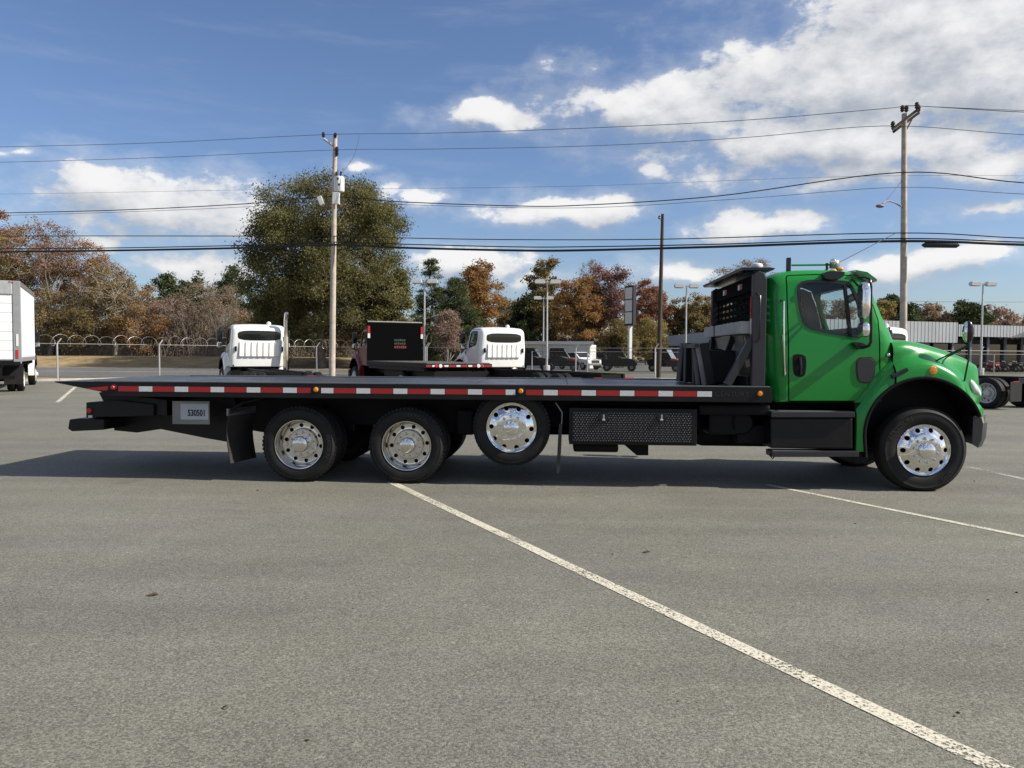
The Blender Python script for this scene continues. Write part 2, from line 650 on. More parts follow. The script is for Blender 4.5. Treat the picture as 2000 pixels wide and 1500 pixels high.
def asphalt_mat(name, base, warm=(1.0, 0.985, 0.95), scale=1.0):
    m = bpy.data.materials.new(name)
    m.use_nodes = True
    nt = m.node_tree
    b = nt.nodes['Principled BSDF']
    tc = nt.nodes.new('ShaderNodeTexCoord')
    src = tc.outputs['Object']

    def noise(sc, det=4, ro=0.5):
        n = nt.nodes.new('ShaderNodeTexNoise')
        n.inputs['Scale'].default_value = sc
        n.inputs['Detail'].default_value = det
        n.inputs['Roughness'].default_value = ro
        nt.links.new(src, n.inputs['Vector'])
        return n.outputs['Fac']

    def rng(s, a, b_, c, d):
        r = nt.nodes.new('ShaderNodeMapRange')
        for k, v in zip(('From Min', 'From Max', 'To Min', 'To Max'), (a, b_, c, d)):
            r.inputs[k].default_value = v
        nt.links.new(s, r.inputs['Value'])
        return r.outputs[0]

    def mul(a, c):
        n = nt.nodes.new('ShaderNodeMath')
        n.operation = 'MULTIPLY'
        nt.links.new(a, n.inputs[0])
        if isinstance(c, float):
            n.inputs[1].default_value = c
        else:
            nt.links.new(c, n.inputs[1])
        return n.outputs[0]
    vo = nt.nodes.new('ShaderNodeTexVoronoi')
    vo.inputs['Scale'].default_value = 115.0 * scale
    nt.links.new(src, vo.inputs['Vector'])
    sep = nt.nodes.new('ShaderNodeSeparateColor')
    nt.links.new(vo.outputs['Color'], sep.inputs[0])
    f = rng(sep.outputs[0], 0, 1, 0.60, 1.40)
    f = mul(f, rng(noise(70.0 * scale, 3), 0.3, 0.7, 0.76, 1.24))
    f = mul(f, rng(noise(0.35, 5, 0.6), 0.3, 0.7, 0.90, 1.10))
    f = mul(f, rng(noise(1.7, 6, 0.65), 0.3, 0.7, 0.93, 1.07))
    # darker drips and old stains
    f = mul(f, rng(noise(0.9, 3, 0.5), 0.66, 0.76, 1.0, 0.84))
    # broad streaks along the drive lane, and a few hairline cracks
    mp = nt.nodes.new('ShaderNodeMapping')
    mp.inputs['Rotation'].default_value = (0, 0, 0.12)
    mp.inputs['Scale'].default_value = (0.12, 1.1, 1)
    nt.links.new(src, mp.inputs['Vector'])
    sn = nt.nodes.new('ShaderNodeTexNoise')
    sn.inputs['Scale'].default_value = 1.6
    sn.inputs['Detail'].default_value = 5
    nt.links.new(mp.outputs[0], sn.inputs['Vector'])
    f = mul(f, rng(sn.outputs['Fac'], 0.35, 0.68, 1.07, 0.90))
    wv = nt.nodes.new('ShaderNodeTexNoise')
    wv.inputs['Scale'].default_value = 1.3
    wv.inputs['Detail'].default_value = 6
    nt.links.new(src, wv.inputs['Vector'])
    ad = nt.nodes.new('ShaderNodeVectorMath')
    ad.operation = 'MULTIPLY_ADD'
    ad.inputs[1].default_value = (0.9, 0.9, 0.0)
    nt.links.new(wv.outputs['Color'], ad.inputs[0])
    nt.links.new(src, ad.inputs[2])
    ck = nt.nodes.new('ShaderNodeTexVoronoi')
    ck.feature = 'DISTANCE_TO_EDGE'
    ck.inputs['Scale'].default_value = 0.19
    nt.links.new(ad.outputs[0], ck.inputs['Vector'])
    cf = rng(ck.outputs['Distance'], 0.0006, 0.0020, 0.80, 1.0)
    cmix = nt.nodes.new('ShaderNodeMix')
    nt.links.new(rng(noise(0.45, 2), 0.50, 0.60, 0.0, 1.0), cmix.inputs['Factor'])
    cmix.inputs['A'].default_value = 1.0
    nt.links.new(cf, cmix.inputs['B'])
    f = mul(f, cmix.outputs['Result'])
    # bright single stones
    v2 = nt.nodes.new('ShaderNodeTexVoronoi')
    v2.inputs['Scale'].default_value = 34.0 * scale
    nt.links.new(src, v2.inputs['Vector'])
    s2 = nt.nodes.new('ShaderNodeSeparateColor')
    nt.links.new(v2.outputs['Color'], s2.inputs[0])
    f = mul(f, rng(s2.outputs[1], 0.97, 1.0, 1.0, 1.3))
    tint = nt.nodes.new('ShaderNodeMix')
    tint.data_type = 'RGBA'
    tint.inputs['A'].default_value = (base * warm[0], base * warm[1], base * warm[2], 1)
    tint.inputs['B'].default_value = (base * 0.98, base * 0.945, base * 0.81, 1)
    nt.links.new(rng(noise(0.5, 3), 0.42, 0.62, 0, 1), tint.inputs['Factor'])
    sc = nt.nodes.new('ShaderNodeVectorMath')
    sc.operation = 'SCALE'
    nt.links.new(tint.outputs['Result'], sc.inputs[0])
    nt.links.new(f, sc.inputs['Scale'])
    nt.links.new(sc.outputs[0], b.inputs['Base Color'])
    b.inputs['Roughness'].default_value = 0.85
    b.inputs['Specular IOR Level'].default_value = 0.35
    bp = nt.nodes.new('ShaderNodeBump')
    bp.inputs['Strength'].default_value = 0.35
    bp.inputs['Distance'].default_value = 0.004
    nt.links.new(rng(vo.outputs['Distance'], 0, 0.6, 1, 0), bp.inputs['Height'])
    nt.links.new(bp.outputs[0], b.inputs['Normal'])
    return m


def paint_mat(name, col, wear):
    "worn road paint: flakes let the asphalt below show"
    m = mat(name, col, rough=0.75, var=0.14, vscale=45)
    nt = m.node_tree
    b = nt.nodes['Principled BSDF']
    out = nt.nodes['Material Output']
    tc = nt.nodes.new('ShaderNodeTexCoord')
    n = nt.nodes.new('ShaderNodeTexNoise')
    n.inputs['Scale'].default_value = 55
    n.inputs['Detail'].default_value = 6
    n.inputs['Roughness'].default_value = 0.7
    nt.links.new(tc.outputs['Object'], n.inputs['Vector'])
    r = nt.nodes.new('ShaderNodeMapRange')
    r.inputs['From Min'].default_value, r.inputs['From Max'].default_value = wear - 0.03, wear + 0.05
    pn = nt.nodes.new('ShaderNodeTexNoise')
    pn.inputs['Scale'].default_value = 2.2
    pn.inputs['Detail'].default_value = 5
    nt.links.new(tc.outputs['Object'], pn.inputs['Vector'])
    pm = nt.nodes.new('ShaderNodeMath')
    pm.operation = 'MULTIPLY_ADD'
    pm.inputs[1].default_value = 0.30
    nt.links.new(pn.outputs['Fac'], pm.inputs[0])
    pa = nt.nodes.new('ShaderNodeMath')
    pa.operation = 'ADD'
    pa.inputs[1].default_value = -0.15
    nt.links.new(n.outputs['Fac'], pa.inputs[0])
    nt.links.new(pa.outputs[0], pm.inputs[2])
    nt.links.new(pm.outputs[0], r.inputs['Value'])
    t = nt.nodes.new('ShaderNodeBsdfTransparent')
    mx = nt.nodes.new('ShaderNodeMixShader')
    nt.links.new(r.outputs[0], mx.inputs[0])
    nt.links.new(t.outputs[0], mx.inputs[1])
    nt.links.new(b.outputs[0], mx.inputs[2])
    nt.links.new(mx.outputs[0], out.inputs['Surface'])
    return m


def ground_mat(name, c1, c2, c3, sc=0.6):
    m = bpy.data.materials.new(name)
    m.use_nodes = True
    nt = m.node_tree
    b = nt.nodes['Principled BSDF']
    tc = nt.nodes.new('ShaderNodeTexCoord')
    n = nt.nodes.new('ShaderNodeTexNoise')
    n.inputs['Scale'].default_value = sc
    n.inputs['Detail'].default_value = 12
    n.inputs['Roughness'].default_value = 0.72
    nt.links.new(tc.outputs['Object'], n.inputs['Vector'])
    r = nt.nodes.new('ShaderNodeValToRGB')
    e = r.color_ramp.elements
    e[0].position, e[0].color = 0.32, (*c1, 1)
    e[1].position, e[1].color = 0.68, (*c3, 1)
    k = e.new(0.5)
    k.color = (*c2, 1)
    nt.links.new(n.outputs['Fac'], r.inputs[0])
    nt.links.new(r.outputs[0], b.inputs['Base Color'])
    b.inputs['Roughness'].default_value = 0.95
    b.inputs['Specular IOR Level'].default_value = 0.1
    n2 = nt.nodes.new('ShaderNodeTexNoise')
    n2.inputs['Scale'].default_value = 9
    n2.inputs['Detail'].default_value = 6
    nt.links.new(tc.outputs['Object'], n2.inputs['Vector'])
    bp = nt.nodes.new('ShaderNodeBump')
    bp.inputs['Distance'].default_value = 0.12
    bp.inputs['Strength'].default_value = 0.9
    nt.links.new(n2.outputs['Fac'], bp.inputs['Height'])
    nt.links.new(bp.outputs[0], b.inputs['Normal'])
    return m


M = {}
M['lot'] = asphalt_mat('lot asphalt', 0.152, (1.0, 0.975, 0.785))
M['road'] = asphalt_mat('road asphalt', 0.125, (1.0, 1.0, 1.0))
M['dealer_lot'] = asphalt_mat('dealer asphalt', 0.11, (1.0, 1.0, 1.02))
M['line'] = paint_mat('worn cream line paint', (0.56, 0.525, 0.42), 0.44)
M['line_faint'] = paint_mat('faded line paint', (0.5, 0.48, 0.42), 0.50)
M['road_line'] = paint_mat('road line paint', (0.6, 0.6, 0.55), 0.36)
M['dry_grass'] = ground_mat('dry grass', (0.17, 0.12, 0.062), (0.30, 0.222, 0.12), (0.42, 0.32, 0.18))
M['green_grass'] = ground_mat('thin verge grass', (0.10, 0.085, 0.035), (0.16, 0.14, 0.055), (0.25, 0.20, 0.09), 0.9)
M['soil'] = ground_mat('leaf litter', (0.05, 0.035, 0.02), (0.10, 0.07, 0.04), (0.16, 0.12, 0.07), 0.4)
M['kerb'] = mat('kerb concrete', (0.36, 0.34, 0.31), 0.9, var=0.2, vscale=3, bump=0.2)


def sheet(name, pts, z, m):
    mb = MB()
    n = len(pts)
    mb.add([(x, y, z) for x, y in pts], [tuple(range(n))])
    o = mb.build(name, m)
    return tag(o, kind='structure')


def bank_z(x, y):
    h = 1.05 * max(0.0, min(1.0, (2.0 - x) / 14.0))
    t = max(0.0, min(1.0, (y - 77.0) / 11.0))
    return h * t * t * (3 - 2 * t)


# wide ground: a height sheet reaching the horizon, banked behind the road on the left
gx = [-1500, -600, -250, -140, -110, -90, -75, -60, -50, -40, -32, -26, -20, -16, -12, -9, -6, -3, 0, 2, 10, 25, 60, 120, 250, 600, 1500]
gy = [-400, -60, 20, 60, 74, 77, 78.5, 80, 82, 84, 86, 88, 92, 100, 120, 160, 260, 600, 1500, 3000]
gv = [(x, y, -0.03 + bank_z(x, y)) for y in gy for x in gx]
gf = []
for j in range(len(gy) - 1):
    for i in range(len(gx) - 1):
        a = j * len(gx) + i
        gf.append((a, a + 1, a + 1 + len(gx), a + len(gx)))
tag(MB().add(gv, gf).build('ground', M['dry_grass'], smooth=60), kind='structure')

FENCE_NEAR = [(-34.0, 34.6), (-25.1, 42.4), (-14.0, 55.0), (9.3, 50.0), (39.0, 57.0), (75.0, 64.0)]
lot = [(-70, -25), (70, -25), (75, 62.6), (39, 55.6), (9.3, 48.6), (-13.6, 53.5), (-24.2, 41.0), (-33, 33.2), (-70, 10)]
tag(MB().add([(x, y, 0) for x, y in lot], [tuple(range(len(lot)))]).build('parking_lot', M['lot']), kind='structure')
sheet('road', [(-160, 46.5), (-25, 47.5), (-14, 60.0), (9, 53.0), (39, 60.0), (160, 84), (160, 96), (40, 70.0), (10, 64.5), (-14, 72.0), (-30, 75.5), (-160, 76)], -0.012, M['road'])
sheet('verge', [(9, 64.9), (40, 70.4), (90, 80.0), (90, 84), (40, 74.2), (9, 68.0), (-3, 70.0), (-3, 68.3)], -0.010, M['green_grass'])
sheet('dealer_lot', [(-3, 70.4), (9, 68.4), (40, 74.6), (120, 90), (160, 220), (2, 220)], -0.014, M['dealer_lot'])


def stripe(name, a, b, w, m, z=0.004):
    a, b = Vector(a), Vector(b)
    d = (b - a).normalized()
    s = Vector((-d.y, d.x)) * (w / 2)
    k = 24
    vs, fs = [], []
    rr = random.Random(int(a.x * 100))
    for i in range(k + 1):
        p = a.lerp(b, i / k)
        vs += [(p.x + s.x * rr.uniform(.93, 1.07), p.y + s.y * rr.uniform(.93, 1.07), z), (p.x - s.x * rr.uniform(.93, 1.07), p.y - s.y * rr.uniform(.93, 1.07), z)]
    for i in range(k):
        fs.append((2 * i, 2 * i + 1, 2 * i + 3, 2 * i + 2))
    o = MB().add(vs, fs).build(name, m)
    return tag(o, kind='structure')


a1, a2 = on_ground(768, 944).xy, on_ground(1952, 1502).xy
dirp = (a1 - a2).normalized()
stripe('parking_line', a2 - dirp * 2.0, a1 + dirp * 0.12, 0.105, M['line'])
b1, b2 = on_ground(1528, 953).xy, on_ground(2000, 1048).xy
stripe('parking_line', b2 - (b1 - b2).normalized() * 3, b1 + (b1 - b2).normalized() * .25, 0.082, M['line'])
c1, c2 = on_ground(1890, 912).xy, on_ground(2010, 938).xy
stripe('parking_line', c2 - (c1 - c2).normalized() * 3, c1, 0.10, M['line_faint'])
d1, d2 = on_ground(112, 786).xy, on_ground(147, 756).xy
stripe('parking_line', d1, d2, 0.13, M['line'])
stripe('road_edge_line', (-150, 74.9), (-30, 74.2), 0.3, M['road_line'], -0.008)
stripe('road_edge_line', (-150, 60.5), (-22, 61.0), 0.3, M['road_line'], -0.008)
stripe('road_edge_line', (-30, 74.2), (-14, 70.9), 0.2, M['road_line'], -0.008)

# kerb along the lot's far side
ke = [(-33, 33.2), (-24.2, 41.0), (-13.6, 53.5), (9.3, 48.6), (39, 55.6), (75, 62.6)]
kb = MB()
for p, q in zip(ke, ke[1:]):
    kb.bar((p[0], p[1], 0.05), (q[0], q[1], 0.05), 0.16, 0.14)
tag(kb.build('kerb', M['kerb'], bevel=0.02), kind='structure')

# ------------------------------------------------------------------ trees


def leaf_mat(name, cols, trans=0.38):
    m = bpy.data.materials.new(name)
    m.use_nodes = True
    nt = m.node_tree
    b = nt.nodes['Principled BSDF']
    out = nt.nodes['Material Output']
    ge = nt.nodes.new('ShaderNodeNewGeometry')
    tc = nt.nodes.new('ShaderNodeTexCoord')
    n = nt.nodes.new('ShaderNodeTexNoise')
    n.inputs['Scale'].default_value = 0.42
    n.inputs['Detail'].default_value = 3
    nt.links.new(tc.outputs['Object'], n.inputs['Vector'])
    mm = nt.nodes.new('ShaderNodeMath')
    mm.operation = 'MULTIPLY_ADD'
    nt.links.new(n.outputs['Fac'], mm.inputs[0])
    mm.inputs[1].default_value = 1.5
    m2 = nt.nodes.new('ShaderNodeMath')
    m2.operation = 'MULTIPLY_ADD'
    nt.links.new(ge.outputs['Random Per Island'], m2.inputs[0])
    m2.inputs[1].default_value = 0.38
    m2.inputs[2].default_value = -0.45
    nt.links.new(m2.outputs[0], mm.inputs[2])
    r = nt.nodes.new('ShaderNodeValToRGB')
    e = r.color_ramp.elements
    k = len(cols)
    e[0].position, e[0].color = 0.12, (*cols[0], 1)
    e[1].position, e[1].color = 0.90, (*cols[-1], 1)
    for i in range(1, k - 1):
        x = e.new(0.12 + 0.78 * i / (k - 1))
        x.color = (*cols[i], 1)
    nt.links.new(mm.outputs[0], r.inputs[0])
    nt.links.new(r.outputs[0], b.inputs['Base Color'])
    b.inputs['Roughness'].default_value = 0.75
    b.inputs['Specular IOR Level'].default_value = 0.12
    t = nt.nodes.new('ShaderNodeBsdfTranslucent')
    nt.links.new(r.outputs[0], t.inputs['Color'])
    mx = nt.nodes.new('ShaderNodeMixShader')
    mx.inputs[0].default_value = trans
    nt.links.new(b.outputs[0], mx.inputs[1])
    nt.links.new(t.outputs[0], mx.inputs[2])
    nt.links.new(mx.outputs[0], out.inputs['Surface'])
    return m


LEAF = {
    'oak': leaf_mat('oak leaves', [(0.072, 0.071, 0.028), (0.130, 0.126, 0.048), (0.182, 0.170, 0.070), (0.235, 0.205, 0.095)]),
    'olive': leaf_mat('olive brown leaves', [(0.12, 0.100, 0.042), (0.19, 0.152, 0.065), (0.25, 0.190, 0.085), (0.30, 0.21, 0.085)]),
    'orange': leaf_mat('orange leaves', [(0.17, 0.105, 0.045), (0.27, 0.155, 0.060), (0.36, 0.195, 0.070), (0.40, 0.26, 0.10)]),
    'rust': leaf_mat('rust red leaves', [(0.16, 0.092, 0.058), (0.25, 0.128, 0.075), (0.31, 0.145, 0.080), (0.34, 0.19, 0.10)]),
    'brown': leaf_mat('dry brown leaves', [(0.15, 0.112, 0.072), (0.24, 0.172, 0.108), (0.31, 0.222, 0.138), (0.36, 0.26, 0.15)]),
    'pink': leaf_mat('pinkish brown leaves', [(0.18, 0.122, 0.095), (0.27, 0.180, 0.138), (0.34, 0.225, 0.17), (0.38, 0.265, 0.195)]),
    'yellow': leaf_mat('yellowing leaves', [(0.15, 0.120, 0.042), (0.25, 0.198, 0.068), (0.33, 0.255, 0.085), (0.40, 0.31, 0.11)]),
    'pine': leaf_mat('pine needles', [(0.026, 0.040, 0.017), (0.052, 0.072, 0.030), (0.085, 0.105, 0.042), (0.12, 0.135, 0.055)], 0.15),
    'purple': leaf_mat('purple red leaves', [(0.15, 0.090, 0.082), (0.23, 0.122, 0.108), (0.29, 0.152, 0.13), (0.31, 0.18, 0.145)]),
}
M['bark'] = mat('grey brown bark', (0.22, 0.19, 0.16), 0.95, var=0.35, vscale=3)
M['bark_pale'] = mat('pale bark', (0.34, 0.30, 0.26), 0.95, var=0.3, vscale=3)
M['bark_dark'] = mat('dark bark', (0.07, 0.058, 0.048), 0.95, var=0.3, vscale=3)


def segs(P0, P1, r0, r1, n=4):
    "tapered n-sided sticks, all at once"
    D = P1 - P0
    Ln = np.linalg.norm(D, axis=1, keepdims=True)
    D = D / np.maximum(Ln, 1e-6)
    ref = np.where(np.abs(D[:, 2:3]) < 0.9, np.array([[0, 0, 1.0]]), np.array([[1.0, 0, 0]]))
    U = np.cross(D, ref)
    U /= np.maximum(np.linalg.norm(U, axis=1, keepdims=True), 1e-6)
    Wv = np.cross(D, U)
    vs = []
    for P, r in ((P0 - D * r0[:, None] * .3, r0), (P1 + D * r1[:, None] * .3, r1)):
        for j in range(n):
            t = 2 * PI * j / n
            vs.append(P + (U * math.cos(t) + Wv * math.sin(t)) * r[:, None])
    V = np.stack(vs, 1).reshape(-1, 3)
    k = len(P0)
    base = (np.arange(k) * 2 * n)[:, None, None]
    q = np.array([[j, (j + 1) % n, n + (j + 1) % n, n + j] for j in range(n)])[None]
    return V, (base + q).reshape(-1, 4)


def leaf_quads(C, size, rng, aspect=0.62):
    n = len(C)
    A = rng.normal(size=(n, 3))
    A /= np.linalg.norm(A, axis=1, keepdims=True)
    B = rng.normal(size=(n, 3))
    B -= A * (A * B).sum(1, keepdims=True)
    B /= np.linalg.norm(B, axis=1, keepdims=True)
    s = size * rng.uniform(0.6, 1.35, size=(n, 1))
    V = np.stack([C - A * s, C + B * s * aspect, C + A * s, C - B * s * aspect], 1).reshape(-1, 3)
    return V, np.arange(n * 4).reshape(-1, 4)


def make_tree(name, label, px, ytop, depth, wpx, leaf, seed, nl=14000, ls=0.15, crown0=0.22, ncl=150, shape='round',
              bark='bark', twigs=5, spread=0.75, group=None, cat='tree', zbase=None, trunk_r=None, lean=0.0, limbs=9, cx=0.0):
    nl, ls = int(nl * 1.75), ls * 0.72 * max(1.0, depth / 110)
    rng = np.random.default_rng(seed)
    X = ground_x(px, depth)
    z0 = (bank_z(X, depth) - 0.05) if zbase is None else zbase
    top = at_depth(px, ytop, depth).z
    H = top - z0
    R = wpx * depth / FPX / 2
    root = thing(name, label, cat, (X, depth, z0), 0, group)
    # cluster centres in the crown envelope
    lob = rng.normal(size=(9, 3))
    lob /= np.linalg.norm(lob, axis=1, keepdims=True)
    amp = rng.uniform(-0.28, 0.22, 9) * (0.8 if shape == 'spread' else 1.0)
    p = rng.normal(size=(ncl, 3))
    p /= np.linalg.norm(p, axis=1, keepdims=True)
    if shape == 'cone':
        h = 1 - rng.uniform(0, 1, ncl) ** 0.62
        ang = rng.uniform(0, 2 * PI, ncl)
        rr = R * (1 - h) ** 0.8 * (0.35 + 0.65 * rng.uniform(0, 1, ncl) ** 0.5) * (1 + 0.22 * np.sin(3 * ang + 5 * h)) + 0.05
        zc = crown0 * H + (1 - crown0) * H * h * 0.98
        C = np.stack([rr * np.cos(ang), rr * np.sin(ang), zc - 0.12 * rr], 1)
    else:
        if shape == 'spread':
            p = np.sign(p) * np.abs(p) ** 0.82
        rad = rng.uniform(0, 1, ncl) ** 0.42
        w = np.maximum(0, p @ lob.T) ** 3 @ amp
        rad = rad * (1 + w)
        zc, zr = H * (crown0 + 1) / 2, H * (1 - crown0) / 2
        C = p * rad[:, None] * np.array([R * 0.93, R * 0.93, zr * 0.95]) + np.array([cx * R, 0, zc])
        if shape == 'spread':
            C[:, 0] *= (1 + 0.08 * np.sin(C[:, 2] * 0.9 + seed)) * (1.10 - 0.26 * C[:, 2] / H)
        C[:, 2] = np.clip(C[:, 2], 0.06 * H, H * 0.985)
    P0, P1, A0, A1 = [], [], [], []
    r0 = trunk_r or H * 0.021

    def path(pts, ra, rb):
        k = len(pts) - 1
        for i in range(k):
            P0.append(pts[i])
            P1.append(pts[i + 1])
            A0.append(ra + (rb - ra) * i / k)
            A1.append(ra + (rb - ra) * (i + 1) / k)
    tp = [np.array([0, 0, -0.2])]
    th = H * (0.94 if shape == 'cone' else 0.72)
    for i in range(1, 8):
        t = i / 7
        tp.append(np.array([lean * H * t + rng.normal() * 0.012 * H, rng.normal() * 0.012 * H, th * t]))
    path(tp, r0, r0 * 0.22)
    skel = [tp[i] for i in range(2, 8)]
    skr = [r0 * (1 - 0.78 * i / 7) for i in range(2, 8)]
    if shape != 'cone':
        order = rng.permutation(ncl)[:limbs]
        for c in order:
            tgt = C[c]
            k = rng.integers(1, 5)
            s = tp[k] + (tp[k + 1] - tp[k]) * rng.uniform()
            pts = []
            for i in range(6):
                t = i / 5
                q = s + (tgt - s) * t
                q = q + np.array([0, 0, 0.10 * H * t * (1 - t)]) + rng.normal(size=3) * 0.012 * H * (0 < i < 5)
                pts.append(q)
            ra = r0 * (1 - 0.78 * k / 7) * 0.62
            path(pts, ra, ra * 0.22)
            skel += pts[1:]
            skr += [ra * (1 - 0.78 * i / 5) for i in range(1, 6)]
    SK, SR = np.array(skel), np.array(skr)
    for c in C:
        d = np.linalg.norm((SK - c) * np.array([1, 1, 0.9 if shape != 'cone' else 3.0]), axis=1) + 0.5 * np.maximum(0, SK[:, 2] - c[2])
        i = int(np.argmin(d))
        a = SK[i]
        mid = (a + c) / 2 + rng.normal(size=3) * 0.05 * np.linalg.norm(c - a) + np.array([0, 0, 0.04 * np.linalg.norm(c - a)])
        ra = min(SR[i] * 0.7, 0.012 + 0.016 * np.linalg.norm(c - a))
        path([a, mid, c], ra, 0.018)
    sc = spread * (R * 2 / max(6.0, math.sqrt(ncl))) ** 0.5
    tw0, tw1 = [], []
    for c in C:
        for _ in range(twigs):
            v = rng.normal(size=3)
            v[2] += 0.5
            v /= np.linalg.norm(v)
            m_ = c + v * sc * rng.uniform(0.5, 1.0)
            tw0.append(c)
            tw1.append(m_)
            if twigs > 5:
                v2 = v + rng.normal(size=3) * 0.6
                tw0.append(m_)
                tw1.append(m_ + v2 / np.linalg.norm(v2) * sc * rng.uniform(0.3, 0.7))
    V1, F1 = segs(np.array(P0), np.array(P1), np.array(A0), np.array(A1), 6)
    if tw0:
        k = len(tw0)
        V2, F2 = segs(np.array(tw0), np.array(tw1), np.full(k, 0.020), np.full(k, 0.009), 3)
        Vw, Fw = np.concatenate([V1, V2]), np.concatenate([F1, F2 + len(V1)])
    else:
        Vw, Fw = V1, F1
    me = np_mesh('trunk', Vw, Fw)
    shade(me, 60)
    link('trunk', me, M[bark], root)
    if nl:
        wts = rng.uniform(0.25, 1.75, ncl)
        idx = rng.choice(ncl, nl, p=wts / wts.sum())
        off = rng.normal(size=(nl, 3)) * sc * np.array([0.62, 0.62, 0.42])
        if shape == 'cone':
            off *= np.array([1, 1, 0.6])
        Lc = C[idx] + off
        Lc[:, 2] = np.maximum(Lc[:, 2], 0.1)
        V, Fc = leaf_quads(Lc, ls, rng, 0.62 if shape != 'cone' else 0.22)
        link('crown', np_mesh('crown', V, Fc), LEAF[leaf], root)
    return root


GL = 'autumn trees beyond the road'
GR = 'trees beyond the dealer lot'
T_ = make_tree
# woods on the left, beyond the road
T_('maple_tree', 'rust red topped maple at the end of the woods above the box truck', -25, 388, 99, 150, 'rust', 11, 10000, .16, .30, 130, twigs=10, group=GL)
T_('hardwood_tree', 'yellowing hardwood tree just behind the box truck', 25, 448, 93, 190, 'yellow', 12, 12000, .15, .12, 140, twigs=8, group=GL)
T_('hardwood_tree', 'tall thinning tree with dark trunk and rust red top beside the box truck', 98, 412, 92, 170, 'rust', 13, 4600, .14, .30, 150, twigs=12, bark='bark', group=GL)
T_('hardwood_tree', 'brown and orange hardwood right of the rust topped tree', 185, 478, 97, 170, 'orange', 14, 8500, .15, .15, 140, twigs=9, group=GL)
T_('hardwood_tree', 'half bare olive brown tree with pale crooked limbs behind the razor wire', 225, 500, 92, 160, 'olive', 15, 6500, .14, .10, 130, twigs=12, bark='bark_pale', group=GL)
T_('hardwood_tree', 'low orange brown tree sloping down at the gap in the woods', 275, 560, 93, 130, 'orange', 16, 5000, .14, .06, 110, twigs=9, group=GL)
T_('pine_tree', 'dark green pine poking above the brown brush, the shorter of two', 330, 532, 115, 80, 'pine', 17, 8000, .20, .25, 90, group=GL)
T_('pine_tree', 'dark green pine poking above the brown brush beside a smaller pine', 372, 524, 119, 90, 'pine', 18, 8000, .20, .25, 90, group=GL)
T_('hardwood_tree', 'pinkish brown leafless brushy tree behind the fence between pines and oak', 335, 565, 95, 150, 'pink', 19, 5500, .13, .04, 140, twigs=12, group=GL)
T_('hardwood_tree', 'reddish brown brushy tree left of the white cab with stack', 415, 540, 97, 160, 'brown', 20, 6500, .13, .04, 150, twigs=12, group=GL)
T_('pine_tree', 'dark pine tucked against the left flank of the big oak', 462, 505, 111, 90, 'pine', 21, 8000, .20, .15, 90, group=GL)
T_('hardwood_tree', 'olive brown understory tree with dark forked trunk behind the fence', 130, 560, 90, 170, 'olive', 22, 8500, .13, .03, 150, twigs=12, bark='bark_dark', group=GL)
T_('hardwood_tree', 'low pinkish understory tree under the white cab exhaust stack', 500, 590, 93, 120, 'brown', 23, 8000, .13, .03, 110, twigs=10, group=GL)
# the big oak
T_('oak_tree', 'huge olive green oak towering behind the utility pole with transformer', 630, 326, 79, 345, 'oak', 31, 115000, .135, .02, 560, shape='spread', spread=1.12, limbs=18, trunk_r=.5)
T_('oak_tree', 'shorter olive oak filling the right flank of the huge oak', 750, 500, 78, 150, 'oak', 32, 20000, .155, .02, 150, limbs=9)
T_('oak_tree', 'low olive oak filling the left skirt of the huge oak', 535, 545, 78, 130, 'oak', 33, 14000, .155, .02, 120, limbs=8)
# middle group
T_('pine_tree', 'tall dark pine left of the orange leaved maple', 842, 500, 88, 105, 'pine', 41, 16000, .20, .05, 150, shape='cone', group=GR)
T_('pine_tree', 'broad green pine with branches to the ground behind the red truck', 890, 540, 82, 150, 'pine', 42, 26000, .19, .02, 200, shape='cone', group=GR)
T_('maple_tree', 'orange brown maple standing above the green pines', 930, 492, 92, 115, 'orange', 43, 15000, .17, .12, 130, group=GR)
T_('sapling_tree', 'small pink leaved sapling in front of the pines beside the white cab', 872, 600, 66, 56, 'pink', 44, 5000, .09, .22, 70, twigs=9, group=GR)
T_('hardwood_tree', 'thin grey brown tree in the low gap right of the orange maple', 992, 572, 105, 75, 'olive', 45, 6000, .18, .1, 80, twigs=8, group=GR)
T_('pine_tree', 'dark round pine left of the nearest double lamp post of the dealer row', 1030, 570, 98, 80, 'pine', 46, 9000, .2, .2, 80, group=GR)
T_('oak_tree', 'bronze topped oak rising behind the row of dealer lamp posts', 1066, 502, 98, 88, 'olive', 47, 13000, .19, .12, 110, group=GR)
T_('hardwood_tree', 'bushy orange tree behind the white shed', 1132, 522, 92, 120, 'orange', 48, 18000, .16, .04, 150, group=GR, twigs=7)
T_('hardwood_tree', 'bare grey tree with fine twigs between orange and purple trees', 1152, 494, 100, 62, 'brown', 49, 500, .12, .35, 90, twigs=12, bark='bark', group=GR)
T_('hardwood_tree', 'loose purple red tree left of the tall pylon sign', 1192, 502, 92, 100, 'purple', 50, 5200, .16, .22, 80, twigs=8, group=GR, bark='bark_dark')
T_('hardwood_tree', 'low olive bush around the foot of the pylon sign', 1205, 625, 90, 80, 'olive', 51, 8000, .15, .02, 90, group=GR)
T_('hardwood_tree', 'low yellow green bush right of the pylon sign', 1262, 620, 118, 90, 'yellow', 52, 9000, .15, .02, 90, group=GR)
T_('hardwood_tree', 'dark rust brown oak crossed by the dark wooden pole', 1272, 552, 165, 105, 'rust', 53, 10000, .19, .18, 100, group=GR, bark='bark_dark')
T_('hardwood_tree', 'brown oak behind the lamp post left of the headboard', 1345, 560, 166, 130, 'olive', 54, 13000, .19, .12, 120, group=GR)
T_('hardwood_tree', 'tall sparse grey brown tree showing above the headboard light bar', 1455, 488, 150, 150, 'brown', 55, 6500, .14, .2, 130, twigs=9, group=GR)
